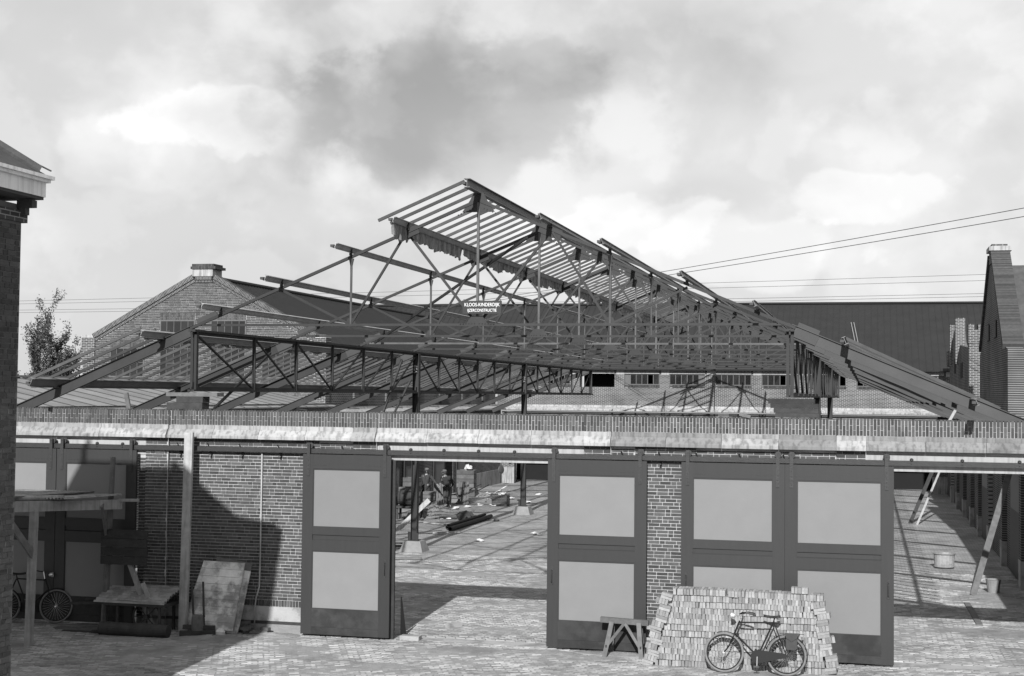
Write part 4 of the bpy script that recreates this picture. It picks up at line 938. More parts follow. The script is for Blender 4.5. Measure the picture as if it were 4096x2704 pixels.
MB().lathe([(.12, 0), (.125, .1), (.115, .3), (.10, .34)], (-6.33, -.84, .1), (-.06, .08, 1), 14).build('body', 'timber', t)
MB().bar((-6.47, -.79, .14), (-6.18, -.79, .14), .03, .04).bar((-6.49, -.73, .4), (-6.22, -.73, .4), .03, .03).build('rung', 'timber_dark', t)
for k, (p0, p1, lb) in enumerate((((-6.62, -1.05, .075), (-5.95, -.78, .075), 'lower of the two short beams lying before the hand truck'), ((-6.62, -.9, .19), (-6.0, -.72, .17), 'upper of the two short beams lying before the hand truck'))):
    tag(MB().bar(p0, p1, .11, .11 if k == 0 else .08).build('short_beam', 'timber_dark'), lb, 'beam')
tag(MB().lathe([(.02, -.0), (.09, .03), (.10, .1), (.05, .15)], (-5.86, -.78, .02), (.1, 0, 1), 9).build('plaster_lump', 'paper'), 'small white lump of plaster by the short beams', 'lump')
for k in range(15):
    if k < 4: mtx = TR(-5.62+R.uniform(-.02, .02), -.14, .03+k*.062) @ RX(.1+R.uniform(-.1, .1)) @ RX(-.12, 'Y')
    else: mtx = TR(-5.5+.45*R.random()-.05, -.42+.22*R.random(), .045+(.075 if k > 9 else 0)) @ RX(R.uniform(0, 3.1)) @ RX(R.uniform(-.5, .5), 'X')
    tag(MB().box((-.105, -.05, -.028), (.105, .05, .028)).xform(mtx).build('loose_brick', 'loose_brick'), 'loose brick in the small heap beside the leaning shutters', 'brick', 'loose bricks by the shutters')
def mound(c, rx, ry, h, m, name, label=None, seed=1, n=22, rough=.25):
    rnd = random.Random(seed); vs = []; fs = []; k = 9
    for i in range(k+1):
        f = i/k
        for j in range(n):
            a = 2*math.pi*j/n; rr = f*(1+rough*.5*math.sin(3*a+seed)+rough*.4*rnd.uniform(-1, 1))
            vs.append((c[0]+rx*rr*math.cos(a), c[1]+ry*rr*math.sin(a), (.022 if f < 1 else -.01)+h*max(0, 1-f)**1.2*(1+rough*rnd.uniform(-1, 1))))
    for i in range(k):
        for j in range(n): fs.append((i*n+j, (i+1)*n+j, (i+1)*n+(j+1) % n, i*n+(j+1) % n))
    o = MB().add(vs, fs).build(name, m, org=(c[0], c[1], 0), smooth=True); o['kind'] = 'stuff'
    if label: o['label'] = label; o['category'] = 'heap'
    return o
mound((-5.85, -1.15), .95, .5, .08, 'sand', 'sand_heap', 'low spread of sand before the short beams', 3)
mound((-4.9, -.35), .7, .3, .05, 'sand', 'sand_heap', 'thin sand drift along the foot of the lit wall', 5)
mound((-8.5, -.6), 1.4, .5, .035, 'dirt', 'dirt_patch', 'dirt and litter under the shelter', 8)
mound((2.3, -.35), 1.0, .3, .03, 'sand', 'sand_heap', 'sand under the trestle', 9)
# --- trestle
t = thing('sawhorse', 'worn wooden trestle standing before the sliding door', 'trestle', (2.4, -.5, 0))
MB().bar((1.93, -.5, .69), (2.86, -.5, .66), .10, .10).build('beam', 'timber', t)
for (xa, xb, yb) in ((2.16, 2.05, -.76), (2.68, 2.76, -.76), (2.16, 2.1, -.24), (2.68, 2.72, -.24)):
    MB().bar((xa, -.5+(.07 if yb > -.5 else -.07), .66), (xb, yb, 0), .085, .05, (0, 1, 0)).build('leg', 'timber', t)
MB().bar((2.40, -.575, .64), (2.10, -.69, .24), .055, .035, (0, 1, 0)).build('brace', 'timber', t); MB().bar((2.42, -.575, .64), (2.72, -.70, .22), .055, .035, (0, 1, 0)).build('brace', 'timber', t)
MB().bar((2.08, -.73, .2), (2.08, -.27, .2), .03, .09, (0, 0, 1)).bar((2.74, -.73, .2), (2.74, -.27, .2), .03, .09).build('stretcher', 'timber_dark', t)
# --- brick stack
t = thing('brick_stack', 'waist-high stack of pale new bricks in front of the doors', 'brick stack', (4.7, -1.05, 0))
me_v = []
for k in range(5):
    m = MB(); w, h = .053+R.uniform(-.001, .001), .104
    m.add([(0, 0, 0), (w, 0, 0), (w, .205, 0), (0, .205, 0), (.001, 0, h), (w-.001, 0, h), (w, .205, h), (0, .205, h)], [(0, 3, 2, 1), (4, 5, 6, 7), (0, 1, 5, 4), (1, 2, 6, 5), (2, 3, 7, 6), (3, 0, 4, 7)]); me_v.append(m)
mesh_v = [m.mesh('brick', 'pile_brick') for m in me_v]
flat = MB().box((0, 0, 0), (.21, .1, .05)).mesh('brick', 'pile_brick')
stf = MB(); nb = 0; RH = .1075; NR_ = 13
for r_ in range(NR_):
    f = r_/(NR_-1); xl = 3.10+.31*f; xr_ = 6.17-.02*f; y = -1.29+.012*r_; x = xl; sagz = R.uniform(0, .004)
    while x+.05 < xr_:
        topgap = r_ == NR_-1 and (4.35 < x < 4.42)
        z = .018+r_*RH+sagz+.008*math.sin(x*2+r_)+R.uniform(-.002, .002); yy = y+R.uniform(-.02, .02)
        if r_ == NR_-1 and 4.42 < x < 4.56: yy -= .06
        if not topgap:
            if nb < 300 and (r_ > 5): inst('brick', R.choice(mesh_v), t, (x, yy, z), (0, R.uniform(-.04, .04), R.uniform(-.07, .07))); nb += 1
            else:
                i0 = len(stf.v); src = R.choice(me_v); stf.add(src.v, src.f); stf.xform(TR(x, yy, z) @ RX(R.uniform(-.07, .07)) @ RX(R.uniform(-.04, .04), 'Y'), i0)
            if r_ > 8 or x > 5.9:
                i0 = len(stf.v); src = R.choice(me_v); stf.add(src.v, src.f); stf.xform(TR(x, yy+.215, z) @ RX(R.uniform(-.03, .03)), i0)
        x += .0565+R.uniform(0, .004)+(.012 if R.random() < .06 else 0)
for x in (5.56, 5.62, 5.68, 5.745, 5.80): inst('brick', R.choice(mesh_v), t, (x, -1.12, .018+NR_*RH+.006), (0, R.uniform(-.03, .03), R.uniform(-.04, .04)))
stf.box((3.45, -1.10, .02), (6.1, -.88, 1.0)); stf.build('bricks', 'pile_brick', t)['kind'] = 'stuff'
# end piers, laid crosswise and battered
for side, x0, tilt in ((-1, 2.87, .235), (1, 6.19, -.20)):
    base = TR(x0, -1.29, .018) @ RX(tilt, 'Y') if side < 0 else TR(x0, -1.27, .018) @ RX(tilt, 'Y')
    z = 0
    for r_ in range(13 if side < 0 else 12):
        sh_ = R.uniform(-.05, .05)
        if r_ % 2:
            for j in range(4):
                o = inst('brick', R.choice(mesh_v), t, (0, 0, 0)); mm = base @ TR(sh_+j*.056, R.uniform(-.01, .01), z) @ RX(R.uniform(-.12, .12)) @ RX(R.uniform(-.05, .05), 'Y'); mm.translation -= ORG[t]; o.matrix_local = mm
            z += .107
        else:
            for (yy, zz) in ((0, 0), (.105, 0), (0, .053), (.105, .053)):
                o = inst('brick', flat, t, (0, 0, 0)); mm = base @ TR(sh_, yy, z+zz) @ RX(R.uniform(-.12, .12)); mm.translation -= ORG[t]; o.matrix_local = mm
            z += .108
# --- bicycle (front wheel towards -x), built at the origin
def bicycle(label):
    t = thing('bicycle', label, 'bicycle', (0, 0, 0), 'bicycles')
    RH_, FH, BBk, ST, HT, HB = V((0, 0, .36)), V((-1.11, 0, .36)), V((-.51, 0, .32)), V((-.24, 0, .93)), V((-.835, 0, .905)), V((-.94, 0, .68))
    def wheel(c, par=t, steer=None):
        w = MB().ring(c, .335, .021, (0, 1, 0), 40, 8).build('wheel', 'tyre_pale', par, smooth=True)
        MB().ring(c, .305, .011, (0, 1, 0), 40, 6).build('rim', 'enamel', w)
        m = MB()
        for k in range(28):
            a = 2*math.pi*k/28; s = .03 if k % 2 else -.03
            m.tube([c+V((.02*math.cos(a+1), s, .02*math.sin(a+1))), c+V((.3*math.cos(a), 0, .3*math.sin(a)))], .0016, 4)
        m.lathe([(.02, -.05), (.028, -.04), (.016, -.03), (.016, .03), (.028, .04), (.02, .05)], c, (0, 1, 0), 10)
        m.build('spokes', 'chrome', w); return w
    wheel(RH_); wheel(FH)
    fr = MB().tube([HT, ST], .014, 8).tube([HB+V((.015, 0, .03)), BBk], .016, 8).tube([ST+V((.01, 0, .03)), BBk], .015, 8).tube([HT+V((-.005, 0, .03)), HB], .018, 8)
    for s in (-1, 1): fr.tube([BBk+V((0, .03*s, 0)), RH_+V((0, .055*s, 0))], .010, 6).tube([ST+V((.01, .015*s, 0)), RH_+V((0, .055*s, 0))], .009, 6)
    fr.lathe([(.03, -.04), (.03, .04)], BBk, (0, 1, 0), 10).build('frame', 'enamel', t)
    fk = MB()
    for s in (-1, 1): fk.tube([HB+V((0, .0, -.01)), HB+V((-.01, .045*s, -.04)), V((-1.03, .05*s, .47)), FH+V((0, .05*s, 0))], .010, 6)
    fk.build('fork', 'enamel', t)
    hb = MB().tube([HT+V((.003, 0, .02)), HT+V((.04, 0, .19))], .011, 8).build('stem', 'chrome', t)
    MB().tube([(-.60, -.30, 1.06), (-.72, -.27, 1.08), (-.82, -.22, 1.05), (-.79, 0, 1.09), (-.82, .22, 1.08), (-.72, .27, 1.10), (-.60, .30, 1.08)], .011, 8).build('handlebar', 'enamel', t, smooth=True)
    for s in (-1, 1): MB().tube([(-.56, .305*s, 1.055), (-.70, .275*s, 1.08)], .017, 8).build('grip', 'rubber', t)
    MB().lathe([(.012, -.06), (.045, -.03), (.055, .03), (.05, .035)], (-.97, 0, 1.02), (-1, 0, .05), 14).build('lamp', 'chrome', t)
    sd = MB(); pr = [(-.42, .012), (-.36, .03), (-.28, .05), (-.2, .09), (-.15, .115), (-.12, .10)]
    vs = []
    for (x, w) in pr:
        zc = 1.06-.02*math.sin((x+.42)*10); vs += [(x, -w, zc-.03), (x, -w*.7, zc), (x, 0, zc+.012), (x, w*.7, zc), (x, w, zc-.03), (x, 0, zc-.035)]
    fs = []
    for i in range(len(pr)-1):
        for j in range(6): fs.append((i*6+j, i*6+(j+1) % 6, i*6+6+(j+1) % 6, i*6+6+j))
    fs += [(0, 1, 2, 3, 4, 5), tuple(30+j for j in (5, 4, 3, 2, 1, 0))]
    s_ = sd.add(vs, fs).build('saddle', 'leather', t, smooth=True)
    MB().tube([ST+V((.0, 0, .0)), V((-.22, 0, 1.02))], .012, 8).ring((-.16, -.04, 1.0), .022, .006, (0, 0, 1), 12, 5).ring((-.16, .04, 1.0), .022, .006, (0, 0, 1), 12, 5).build('seat_post', 'enamel', s_)
    cc = MB().prism([(BBk.x-.12, .32), (BBk.x-.09, .41), (BBk.x, .44), (-.05, .40), (.07, .36), (-.05, .31), (BBk.x, .20), (BBk.x-.09, .23)], 1, -.07, -.035).build('chain_case', 'enamel', t)
    cr_ = MB().tube([BBk+V((0, -.08, 0)), BBk+V((0, -.09, -.17))], .009, 6).tube([BBk+V((0, .08, 0)), BBk+V((-.02, .09, .17))], .009, 6).build('crank', 'chrome', t)
    MB().box((BBk.x-.05, -.17, .13), (BBk.x+.05, -.09, .155)).box((BBk.x-.07, .09, .48), (BBk.x+.03, .17, .505)).build('pedal', 'rubber', cr_)
    def guard(c, a0, a1, name):
        m = MB(); n = 18; vs = []; fs = []
        for i in range(n+1):
            a = a0+(a1-a0)*i/n
            for (y, r) in ((-.032, .365), (0, .378), (.032, .365)): vs.append(c+V((r*math.cos(a), y, r*math.sin(a))))
        for i in range(n):
            for j in range(2): fs.append((i*3+j, i*3+j+1, i*3+4+j, i*3+3+j))
        return m.add(vs, fs).build(name, 'enamel', t)
    guard(RH_, math.radians(-18), math.radians(165), 'mudguard'); guard(FH, math.radians(20), math.radians(112), 'mudguard')
    MB().box((-.12, -.06, .745), (.30, .06, .755)).tube([(.22, -.06, .745), (.02, -.07, .38)], .006, 5).tube([(.22, .06, .745), (.02, .07, .38)], .006, 5).build('carrier', 'enamel', t)
    bg_ = MB().prism([(.0, .72), (.19, .72), (.2, .5), (.17, .47), (.03, .47), (.0, .5)], 1, -.15, -.065).build('pannier', 'leather', t)
    MB().prism([(-.02, .755), (.21, .755), (.2, .68), (.1, .61), (.0, .68)], 1, -.165, -.151).box((-.02, -.165, .7555), (.21, .0, .763)).build('flap', 'leather', bg_)
    return t
b1 = bicycle('black roadster bicycle leaning against the stack of pale bricks')
b1.matrix_world = TR(5.50, -1.66, .018) @ RX(-.03) @ RX(-.16, 'X')
b2 = copy_tree(b1); b2['label'] = 'bicycle standing in deep shadow under the lean-to'
b2.matrix_world = TR(-10.95, -.62, .018) @ RX(math.pi+.25) @ RX(.14, 'X')

# ================================================================ YARD THINGS
def crate(label, c, sz, rot=0., m='crate_wood', n=3, grp='crates in the yard'):
    t = thing('wooden_crate', label, 'crate', c, grp); w, d, h = sz; hh = h/n; mt = TR(*c) @ RX(rot)
    for k in range(n):
        for (a, b) in (((-w/2, -d/2), (w/2, -d/2+.018)), ((-w/2, d/2-.018), (w/2, d/2)), ((-w/2, -d/2+.02), (-w/2+.018, d/2-.02)), ((w/2-.018, -d/2+.02), (w/2, d/2-.02))):
            MB().box((a[0], a[1], k*hh+.006), (b[0], b[1], (k+1)*hh-.012)).xform(mt).build('slat', m, t)
    MB().box((-w/2+.019, -d/2+.019, .0), (w/2-.019, d/2-.019, h*.85)).xform(mt).build('contents', 'timber_dark', t)
    p = MB()
    for a in (-1, 1):
        for b in (-1, 1): p.box((a*(w/2-.045)-.02, b*(d/2-.045)-.02, 0), (a*(w/2-.045)+.02, b*(d/2-.045)+.02, h-.004))
    p.xform(mt).build('corner_post', m, t); return t
crate('bottom crate of the stack at the left of the yard', (-12.35, 31.6, .02), (.85, .55, .5), .05, n=2)
crate('middle crate of the stack at the left of the yard', (-12.35, 31.65, .53), (.85, .55, .4), .02, n=2)
crate('topmost crate of the stack at the left of the yard', (-12.28, 31.75, .94), (.7, .5, .4), .0, n=2)
crate('lower crate right of the dark doorway', (-11.9, 39.3, .02), (.85, .6, .42), .04, n=2)
crate('upper crate right of the dark doorway, with rags on top', (-11.95, 39.3, .45), (.85, .6, .85), .04, n=4)
crate('small open crate at the feet of the left man', (-10.9, 29.9, .02), (.72, .45, .42), .05, n=2)
crate('small pale box standing on the crate between the men', (-10.95, 30.0, .45), (.5, .36, .42), .12, m='timber', n=3)
def lump(name, label, c, r, m, cat, seed, flatz=.5, grp=None, n=10):
    rnd = random.Random(seed); vs = []; fs = []
    for i in range(6):
        th = math.pi*i/5
        for j in range(n):
            a = 2*math.pi*j/n; k = r*(1+rnd.uniform(-.45, .35)); vs.append((c[0]+k*math.sin(th)*math.cos(a), c[1]+k*math.sin(th)*math.sin(a), max(.018, c[2]+k*flatz*math.cos(th))))
    for i in range(5):
        for j in range(n): fs.append((i*n+j, i*n+(j+1) % n, i*n+n+(j+1) % n, i*n+n+j))
    return tag(MB().add(vs, fs).build(name, m), label, cat, grp)
lump('rag', 'white rags on top of the upper crate', (-11.85, 39.3, 1.4), .2, 'paper', 'rag', 4, .7)
# palisade of boards and slatted box between the men
t = thing('slatted_panel', 'upright slatted boards between the two men', 'panel', (-11.4, 33.4, 0))
for k in range(7): MB().bar((-11.75+k*.12, 33.35, .02), (-11.77+k*.12, 33.5, .98+R.uniform(-.05, .03)), .1, .02, (0, 1, 0)).build('slat', 'timber', t)
MB().bar((-11.82, 33.47, .5), (-10.98, 33.47, .5), .03, .08).build('rail', 'timber', t)
t = thing('slatted_panel', 'upright slatted boards behind the right-hand man', 'panel', (-10.7, 34.5, 0))
for k in range(4): MB().bar((-10.95+k*.13, 34.5, .02), (-10.95+k*.13, 34.6, 1.02), .11, .02, (0, 1, 0)).build('slat', 'timber', t)
MB().bar((-11.0, 34.6, .6), (-10.5, 34.6, .6), .03, .08).build('rail', 'timber', t)
# low flat cart beside the men
t = thing('flat_barrow', 'low flat hand barrow on thin legs behind the men', 'barrow', (-10.9, 36, 0))
for k in range(5): MB().bar((-11.25+k*.1, 34.4, .42), (-11.45+k*.1, 38.0, .42), .08, .03).build('plank', 'timber_dark', t)
for y in (34.9, 36.2): MB().bar((-11.2, y, .4), (-10.95, y, 0), .03, .03).bar((-10.95, y, .4), (-11.2, y, 0), .03, .03).build('leg', 'timber_dark', t)
MB().tube([(-10.9, 37.3, .4), (-10.75, 39.0, .62)], .02, 6).tube([(-11.4, 37.3, .4), (-11.2, 39.2, .62)], .02, 6).build('handle', 'timber_dark', t)
# barrel on a trestle
t = thing('barrel', 'dark barrel lying on its side behind the nearer column', 'barrel', (-10.6, 26.3, .5))
MB().lathe([(.26, -.45), (.30, -.3), (.33, 0), (.30, .3), (.26, .45)], (-10.65, 26.4, .85), (1, .15, 0), 18).build('staves', 'timber_dark', t, smooth=False)
for h in (-.36, -.18, .18, .36): MB().ring(V((-10.65, 26.4, .85))+V((1, .15, 0)).normalized()*h, .30 if abs(h) > .3 else .325, .014, (1, .15, 0), 20, 5).build('hoop', 'ironwork', t)
t = thing('low_trestle', 'rough low trestle under the barrel', 'trestle', (-10.6, 26.4, 0))
MB().box((-11.2, 26.1, .46), (-10.1, 26.7, .53)).build('top', 'timber_dark', t)
for (x, y) in ((-11.1, 26.2), (-10.2, 26.2), (-11.1, 26.6), (-10.2, 26.6)): MB().bar((x, y, 0), (x, y, .46), .08, .08, (0, 1, 0)).build('leg', 'timber_dark', t)
tag(MB().bar((-9.25, 20.2, .03), (-8.0, 20.4, 1.25), .17, .03, (0, 1, 0)).build('leaning_board', 'timber_pale'), 'pale board leaning towards the nearer column', 'board')
for k, (dx, r, dz) in enumerate(((0, .125, 0), (.3, .125, 0), (.14, .115, .0))):
    pass
for (x0, y0, x1, y1, r, z, lb) in ((-7.72, 22.1, -7.72, 27.9, .08, .1, 'nearest iron pipe lying across the yard'), (-8.0, 22.7, -7.95, 27.4, .075, .095, 'iron pipe lying behind the nearest one'), (-7.86, 22.3, -7.84, 27.4, .055, .205, 'thin iron pipe resting on the two thicker ones')):
    m = MB().tube([(x0, y0, z), (x1, y1, z)], r, 16, cap=False).tube([(x0, y0, z), (x1, y1, z)], r*.86, 16, cap=False).ring((x0, y0, z), r*.93, r*.08, (0, 1, 0), 16, 5)
    tag(m.build('iron_pipe', 'pipe_iron', smooth=False), lb, 'pipe', 'iron pipes in the yard')
lump('tangle', 'dark tangle of wire behind the iron pipes', (-8.45, 26.8, .12), .38, 'pipe_iron', 'tangle', 6, .6, n=16)
tag(MB().tube([(-9.6, 27.0, .06), (-8.9, 27.1, .06)], .05, 8).build('short_pipe', 'pipe_iron'), 'short dark pipe left of the wire tangle', 'pipe')
# wicker basket
t = thing('wicker_basket', 'square dark wicker basket left of the farther column', 'basket', (-8.95, 34.3, 0))
for k in range(7):
    z = .06+k*.07; m = MB()
    m.tube([(-9.28, 34.0, z), (-8.62, 34.0, z), (-8.62, 34.55, z), (-9.28, 34.55, z)], .034, 6, closed=True); m.build('weave', 'wicker', t)
m = MB()
for x in (-9.28, -9.06, -8.84, -8.62): m.tube([(x, 33.985, 0.02), (x, 33.985, .56)], .022, 5)
for y in (34.2, 34.4): m.tube([(-8.6, y, .02), (-8.6, y, .56)], .022, 5)
m.build('stakes', 'wicker', t); MB().box((-9.25, 34.03, .02), (-8.65, 34.52, .4)).build('lining', 'timber_dark', t)
lump('rag', 'crumpled rags in the wicker basket', (-8.9, 34.3, .55), .16, 'paper', 'rag', 9, .6)
# bent white sheets, debris
m = MB(); vs = []
for i in range(9):
    f = i/8; z = .05+.42*f+.06*math.sin(f*9); x = -11.2+.75*f
    vs += [(x, 40.0, z*.6), (x+.22, 40.5, z), (x, 40.0, z*.6-.012), (x+.22, 40.5, z-.012)]
fs = []
for i in range(8): b = i*4; fs += [(b, b+4, b+5, b+1), (b+2, b+3, b+7, b+6), (b, b+2, b+6, b+4), (b+1, b+5, b+7, b+3)]
tag(m.add(vs, fs).build('bent_sheet', 'paper'), 'bent white sheet lying by the crates at the back of the yard', 'sheet')
mound((-10.2, 28.2), 1.5, 1.2, .42, 'rubbish', 'rubble_heap', 'dark heap of rubble behind the nearer column', 12, 24, .35)
mound((-11.9, 40.2), 1.5, 1.0, .16, 'rubbish', 'rubble_heap', 'low heap of rubbish right of the crates', 13, 22, .4)
mound((-6.2, 11.5), 1.6, .9, .1, 'sand', 'sand_heap', 'low heap of sand just inside the middle gateway', 14)
rnd = random.Random(77)
for k in range(60):
    if k < 36: x, y = rnd.uniform(-12.0, -8.6), rnd.uniform(25, 43)
    else: x, y = rnd.uniform(-8.4, 0.0), rnd.uniform(17, 44)
    if k % 2: lump('paper_scrap', 'white scrap of paper littering the yard', (x, y, .04), rnd.uniform(.07, .2), 'paper', 'paper', 100+k, .35, 'paper scraps in the yard', 7)
    else: lump('stone', 'small dark stone or clod on the yard paving', (x, y, .04), rnd.uniform(.05, .13), 'dirt', 'stone', 200+k, .7, 'stones on the yard paving', 7)
for k, (x, y, a, l, m_, z) in enumerate(((-8.2, 17.4, .2, 1.5, 'timber', .1), (-8.3, 17.0, .16, 1.6, 'timber_dark', .05), (-7.9, 16.2, .15, 1.4, 'timber_dark', .05), (-7.6, 21.2, .6, 1.0, 'timber_pale', .04), (-6.6, 13.2, .3, 1.2, 'timber', .03), (-9.0, 24.5, -.5, 1.2, 'timber_pale', .03))):
    tag(MB().box((-l/2, -.06, 0), (l/2, .06, .05)).xform(TR(x, y, z) @ RX(a)).build('loose_plank', m_), (('pale loose plank behind the nearer column footing', 'dark loose plank left of the nearer column footing', 'dark loose plank in front of the nearer column footing')[k] if k < 3 else ('pale stick before the iron pipes', 'loose plank by the sand inside the gateway', 'pale board end near the barrel')[k-3]), 'plank', 'loose planks in the yard')
# by the left jamb of the gateway
tag(MB().box((-2.25, -.1, .0), (-1.85, .12, .10)).build('stone_block', 'plinth'), 'pale stone block at the left foot of the gateway', 'block')
tag(MB().bar((-1.75, 1.6, .06), (-1.55, 1.9, .06), .14, .10).build('stone_block', 'plinth'), 'small pale block just inside the gateway', 'block')
tag(MB().add([(-2.40, .4, 0), (-2.3, .5, 0), (-2.40, .52, 0), (-2.42, .45, .8), (-2.40, .47, .8), (-2.42, .49, .8)], [(0, 1, 4, 3), (1, 2, 5, 4), (2, 0, 3, 5), (0, 2, 1), (3, 4, 5)]).build('dark_gap_wedge', 'dark_room'), 'near-black wedge standing in for the shaded gap inside the left jamb of the gateway', 'board')  # near-black sliver put in for the shaded gap beside the jamb
# right-hand gateway
for (p0, p1, w_, m_, lb) in (((8.55, 31.7, 0), (10.3, 31.7, 4.3), .14, 'timber_dark', 'dark raking pole in the right-hand gateway'), ((8.8, 31.2, 0), (10.55, 31.3, 4.3), .08, 'timber_pale', 'thin white raking pole in the right-hand gateway')):
    tag(MB().bar(p0, p1, w_, w_*.7, (0, 1, 0)).build('raking_pole', m_), lb, 'pole')
t = thing('tub', 'pale dented tub on the paving in the right-hand gateway', 'tub', (9.1, 16.4, 0))
MB().lathe([(.27, 0), (.29, .03), (.28, .05), (.30, .38), (.32, .40), (.32, .42), (.29, .42), (.27, .08)], (9.1, 16.5, .018), (0, 0, 1), 20).build('shell', 'corrugated', t); MB().ring((9.1, 16.5, .05), .285, .018, (0, 0, 1), 22, 5).ring((9.1, 16.5, .43), .315, .018, (0, 0, 1), 22, 5).build('hoop', 'footing', t)
tag(MB().lathe([(.14, 0), (.19, .32), (.2, .34), (.18, .34), (.13, .03)], (10.05, 11.2, .018), (0, 0, 1), 16).build('pail', 'footing'), 'white pail at the right edge of the right-hand gateway', 'pail')
tag(MB().bar((9.25, 8.9, .03), (9.3, 5.5, .03), .14, .035).build('loose_board', 'timber'), 'board lying on the ground in the right-hand gateway', 'board')
tag(MB().bar((9.5, 10.5, .0), (10.8, 14.0, 3.3), .16, .06, (0, 1, 0)).build('leaning_plank', 'timber'), 'plank leaning on the right yard wall', 'plank')

# ---------------------------------------------------------------- the two men
def skin(name, verts, edges, rad, m, parent, root=0, lev=2):
    me = bpy.data.meshes.new(name); me.from_pydata([tuple(v) for v in verts], edges, []); me.materials.append(MATS[m])
    o = bpy.data.objects.new(name, me); COL.objects.link(o); o.parent = parent
    sk = o.modifiers.new('skin', 'SKIN'); sk.use_smooth_shade = True
    sv = me.skin_vertices[0].data if me.skin_vertices else None
    if sv is None:
        bpy.context.view_layer.update(); bm = bmesh.new(); bm.from_mesh(me); bm.verts.layers.skin.verify(); bm.to_mesh(me); bm.free(); sv = me.skin_vertices[0].data
    for i, r in enumerate(rad): sv[i].radius = r if isinstance(r, tuple) else (r, r); sv[i].use_root = (i == root)
    ss = o.modifiers.new('sub', 'SUBSURF'); ss.levels = ss.render_levels = lev
    return o
def person(label, loc, rotz, J, coat, trousers, long_coat):
    t = thing('person', label, 'person', loc); ORG[t] = V((0, 0, 0))
    P = {k: V(v) for k, v in J.items()}
    vs = []; rs = []; es = []; ix = {}
    def put(k, p, r): ix[k] = len(vs); vs.append(V(p)); rs.append(r); return ix[k]
    def link(*ks):
        for a, b in zip(ks, ks[1:]): es.append((ix[a], ix[b]))
    put('pel', P['pel'], (.13, .1)); put('sp', P['pel'].lerp(P['neck'], .4), (.12, .09)); put('ch', P['pel'].lerp(P['neck'], .75), (.14, .1)); put('nk', P['neck'], .052)
    h = P['head']; put('hb', P['neck'].lerp(h, .45), .055); put('hm', h, (.072, .085)); put('ht', h+V((0, .005, .09)), (.06, .075)); put('nose', h+P['face']*.10+V((0, 0, -.01)), .011)
    link('pel', 'sp', 'ch', 'nk', 'hb', 'hm', 'ht'); link('hm', 'nose')
    for s in 'lr':
        put('sh'+s, P['sh'+s], .058); put('el'+s, P['el'+s], .042); put('wr'+s, P['wr'+s], .028); link('ch', 'sh'+s, 'el'+s, 'wr'+s)
        d = (P['wr'+s]-P['el'+s]).normalized(); sd = d.cross(P['face']).normalized()
        put('pa'+s, P['wr'+s]+d*.07, (.038, .016)); link('wr'+s, 'pa'+s)
        for q, (o_, l) in enumerate(((-.03, .07), (-.01, .085), (.01, .08), (.03, .065))):
            a = P['wr'+s]+d*.10+sd*o_; put('f%d%s' % (q, s), a, .009); put('g%d%s' % (q, s), a+d*l*.6+P['face']*.012, .008); put('k%d%s' % (q, s), a+d*l*.9+P['face']*.03, .007); link('pa'+s, 'f%d%s' % (q, s), 'g%d%s' % (q, s), 'k%d%s' % (q, s))
        a = P['wr'+s]+d*.03+sd*.035; put('t1'+s, a, .011); put('t2'+s, a+d*.045+sd*.02+P['face']*.01, .009); link('wr'+s, 't1'+s, 't2'+s)
        put('hp'+s, P['hp'+s], .085); put('kn'+s, P['kn'+s], .055); put('an'+s, P['an'+s], .038); put('to'+s, P['an'+s]+P['toe'+s], (.035, .025)); link('pel', 'hp'+s, 'kn'+s, 'an'+s, 'to'+s)
    skin('body', vs, es, rs, 'skin', t)
    # trousers
    v = [P['pel']+V((0, 0, .02))]; r = [(.155, .12)]; e = []
    for s in 'lr':
        b = len(v); v += [P['hp'+s], P['hp'+s].lerp(P['kn'+s], .5), P['kn'+s], P['kn'+s].lerp(P['an'+s], .6), P['an'+s]+V((0, 0, .03))]; r += [.105, .095, .085, .078, .08]
        e += [(0, b), (b, b+1), (b+1, b+2), (b+2, b+3), (b+3, b+4)]
    skin('trousers', v, e, r, trousers, t)
    # jacket with sleeves
    c1_ = P['pel'].lerp(P['neck'], .4); c2_ = P['pel'].lerp(P['neck'], .78)
    v = [P['pel']+V((0, 0, -.04)), c1_, c2_, P['neck']+V((0, 0, -.03))]; r = [(.17, .14), (.155, .12), (.17, .125), (.075, .075)]; e = [(0, 1), (1, 2), (2, 3)]
    if long_coat: v += [P['pel']+V((0, .01, -.28)), P['pel']+V((0, .0, -.5))]; r += [(.19, .16), (.2, .17)]; e += [(0, 4), (4, 5)]
    for s in 'lr':
        b = len(v); v += [P['sh'+s], P['sh'+s].lerp(P['el'+s], .5), P['el'+s], P['wr'+s].lerp(P['el'+s], .15)]; r += [.082, .07, .062, .052]; e += [(2, b), (b, b+1), (b+1, b+2), (b+2, b+3)]
    skin('coat', v, e, r, coat, t, 1)
    for s in 'lr':
        f = P['toe'+s].normalized(); a = P['an'+s]; MB().tube([a-f*.07+V((0, 0, -.045)), a+V((0, 0, -.03)), a+f*.1+V((0, 0, -.045)), a+f*.2+V((0, 0, -.055))], [.04, .05, .048, .03], 8).build('shoe', 'leather', t, smooth=True)
    fc = P['face']; sdv = fc.cross(V((0, 0, 1)))
    MB().lathe([(.085, 0), (.098, .02), (.105, .05), (.09, .085), (.03, .1)], h+V((0, 0, .055))-fc*.01, V((0, 0, 1))-fc*.12, 14).build('cap', 'cap_tweed', t, smooth=True)
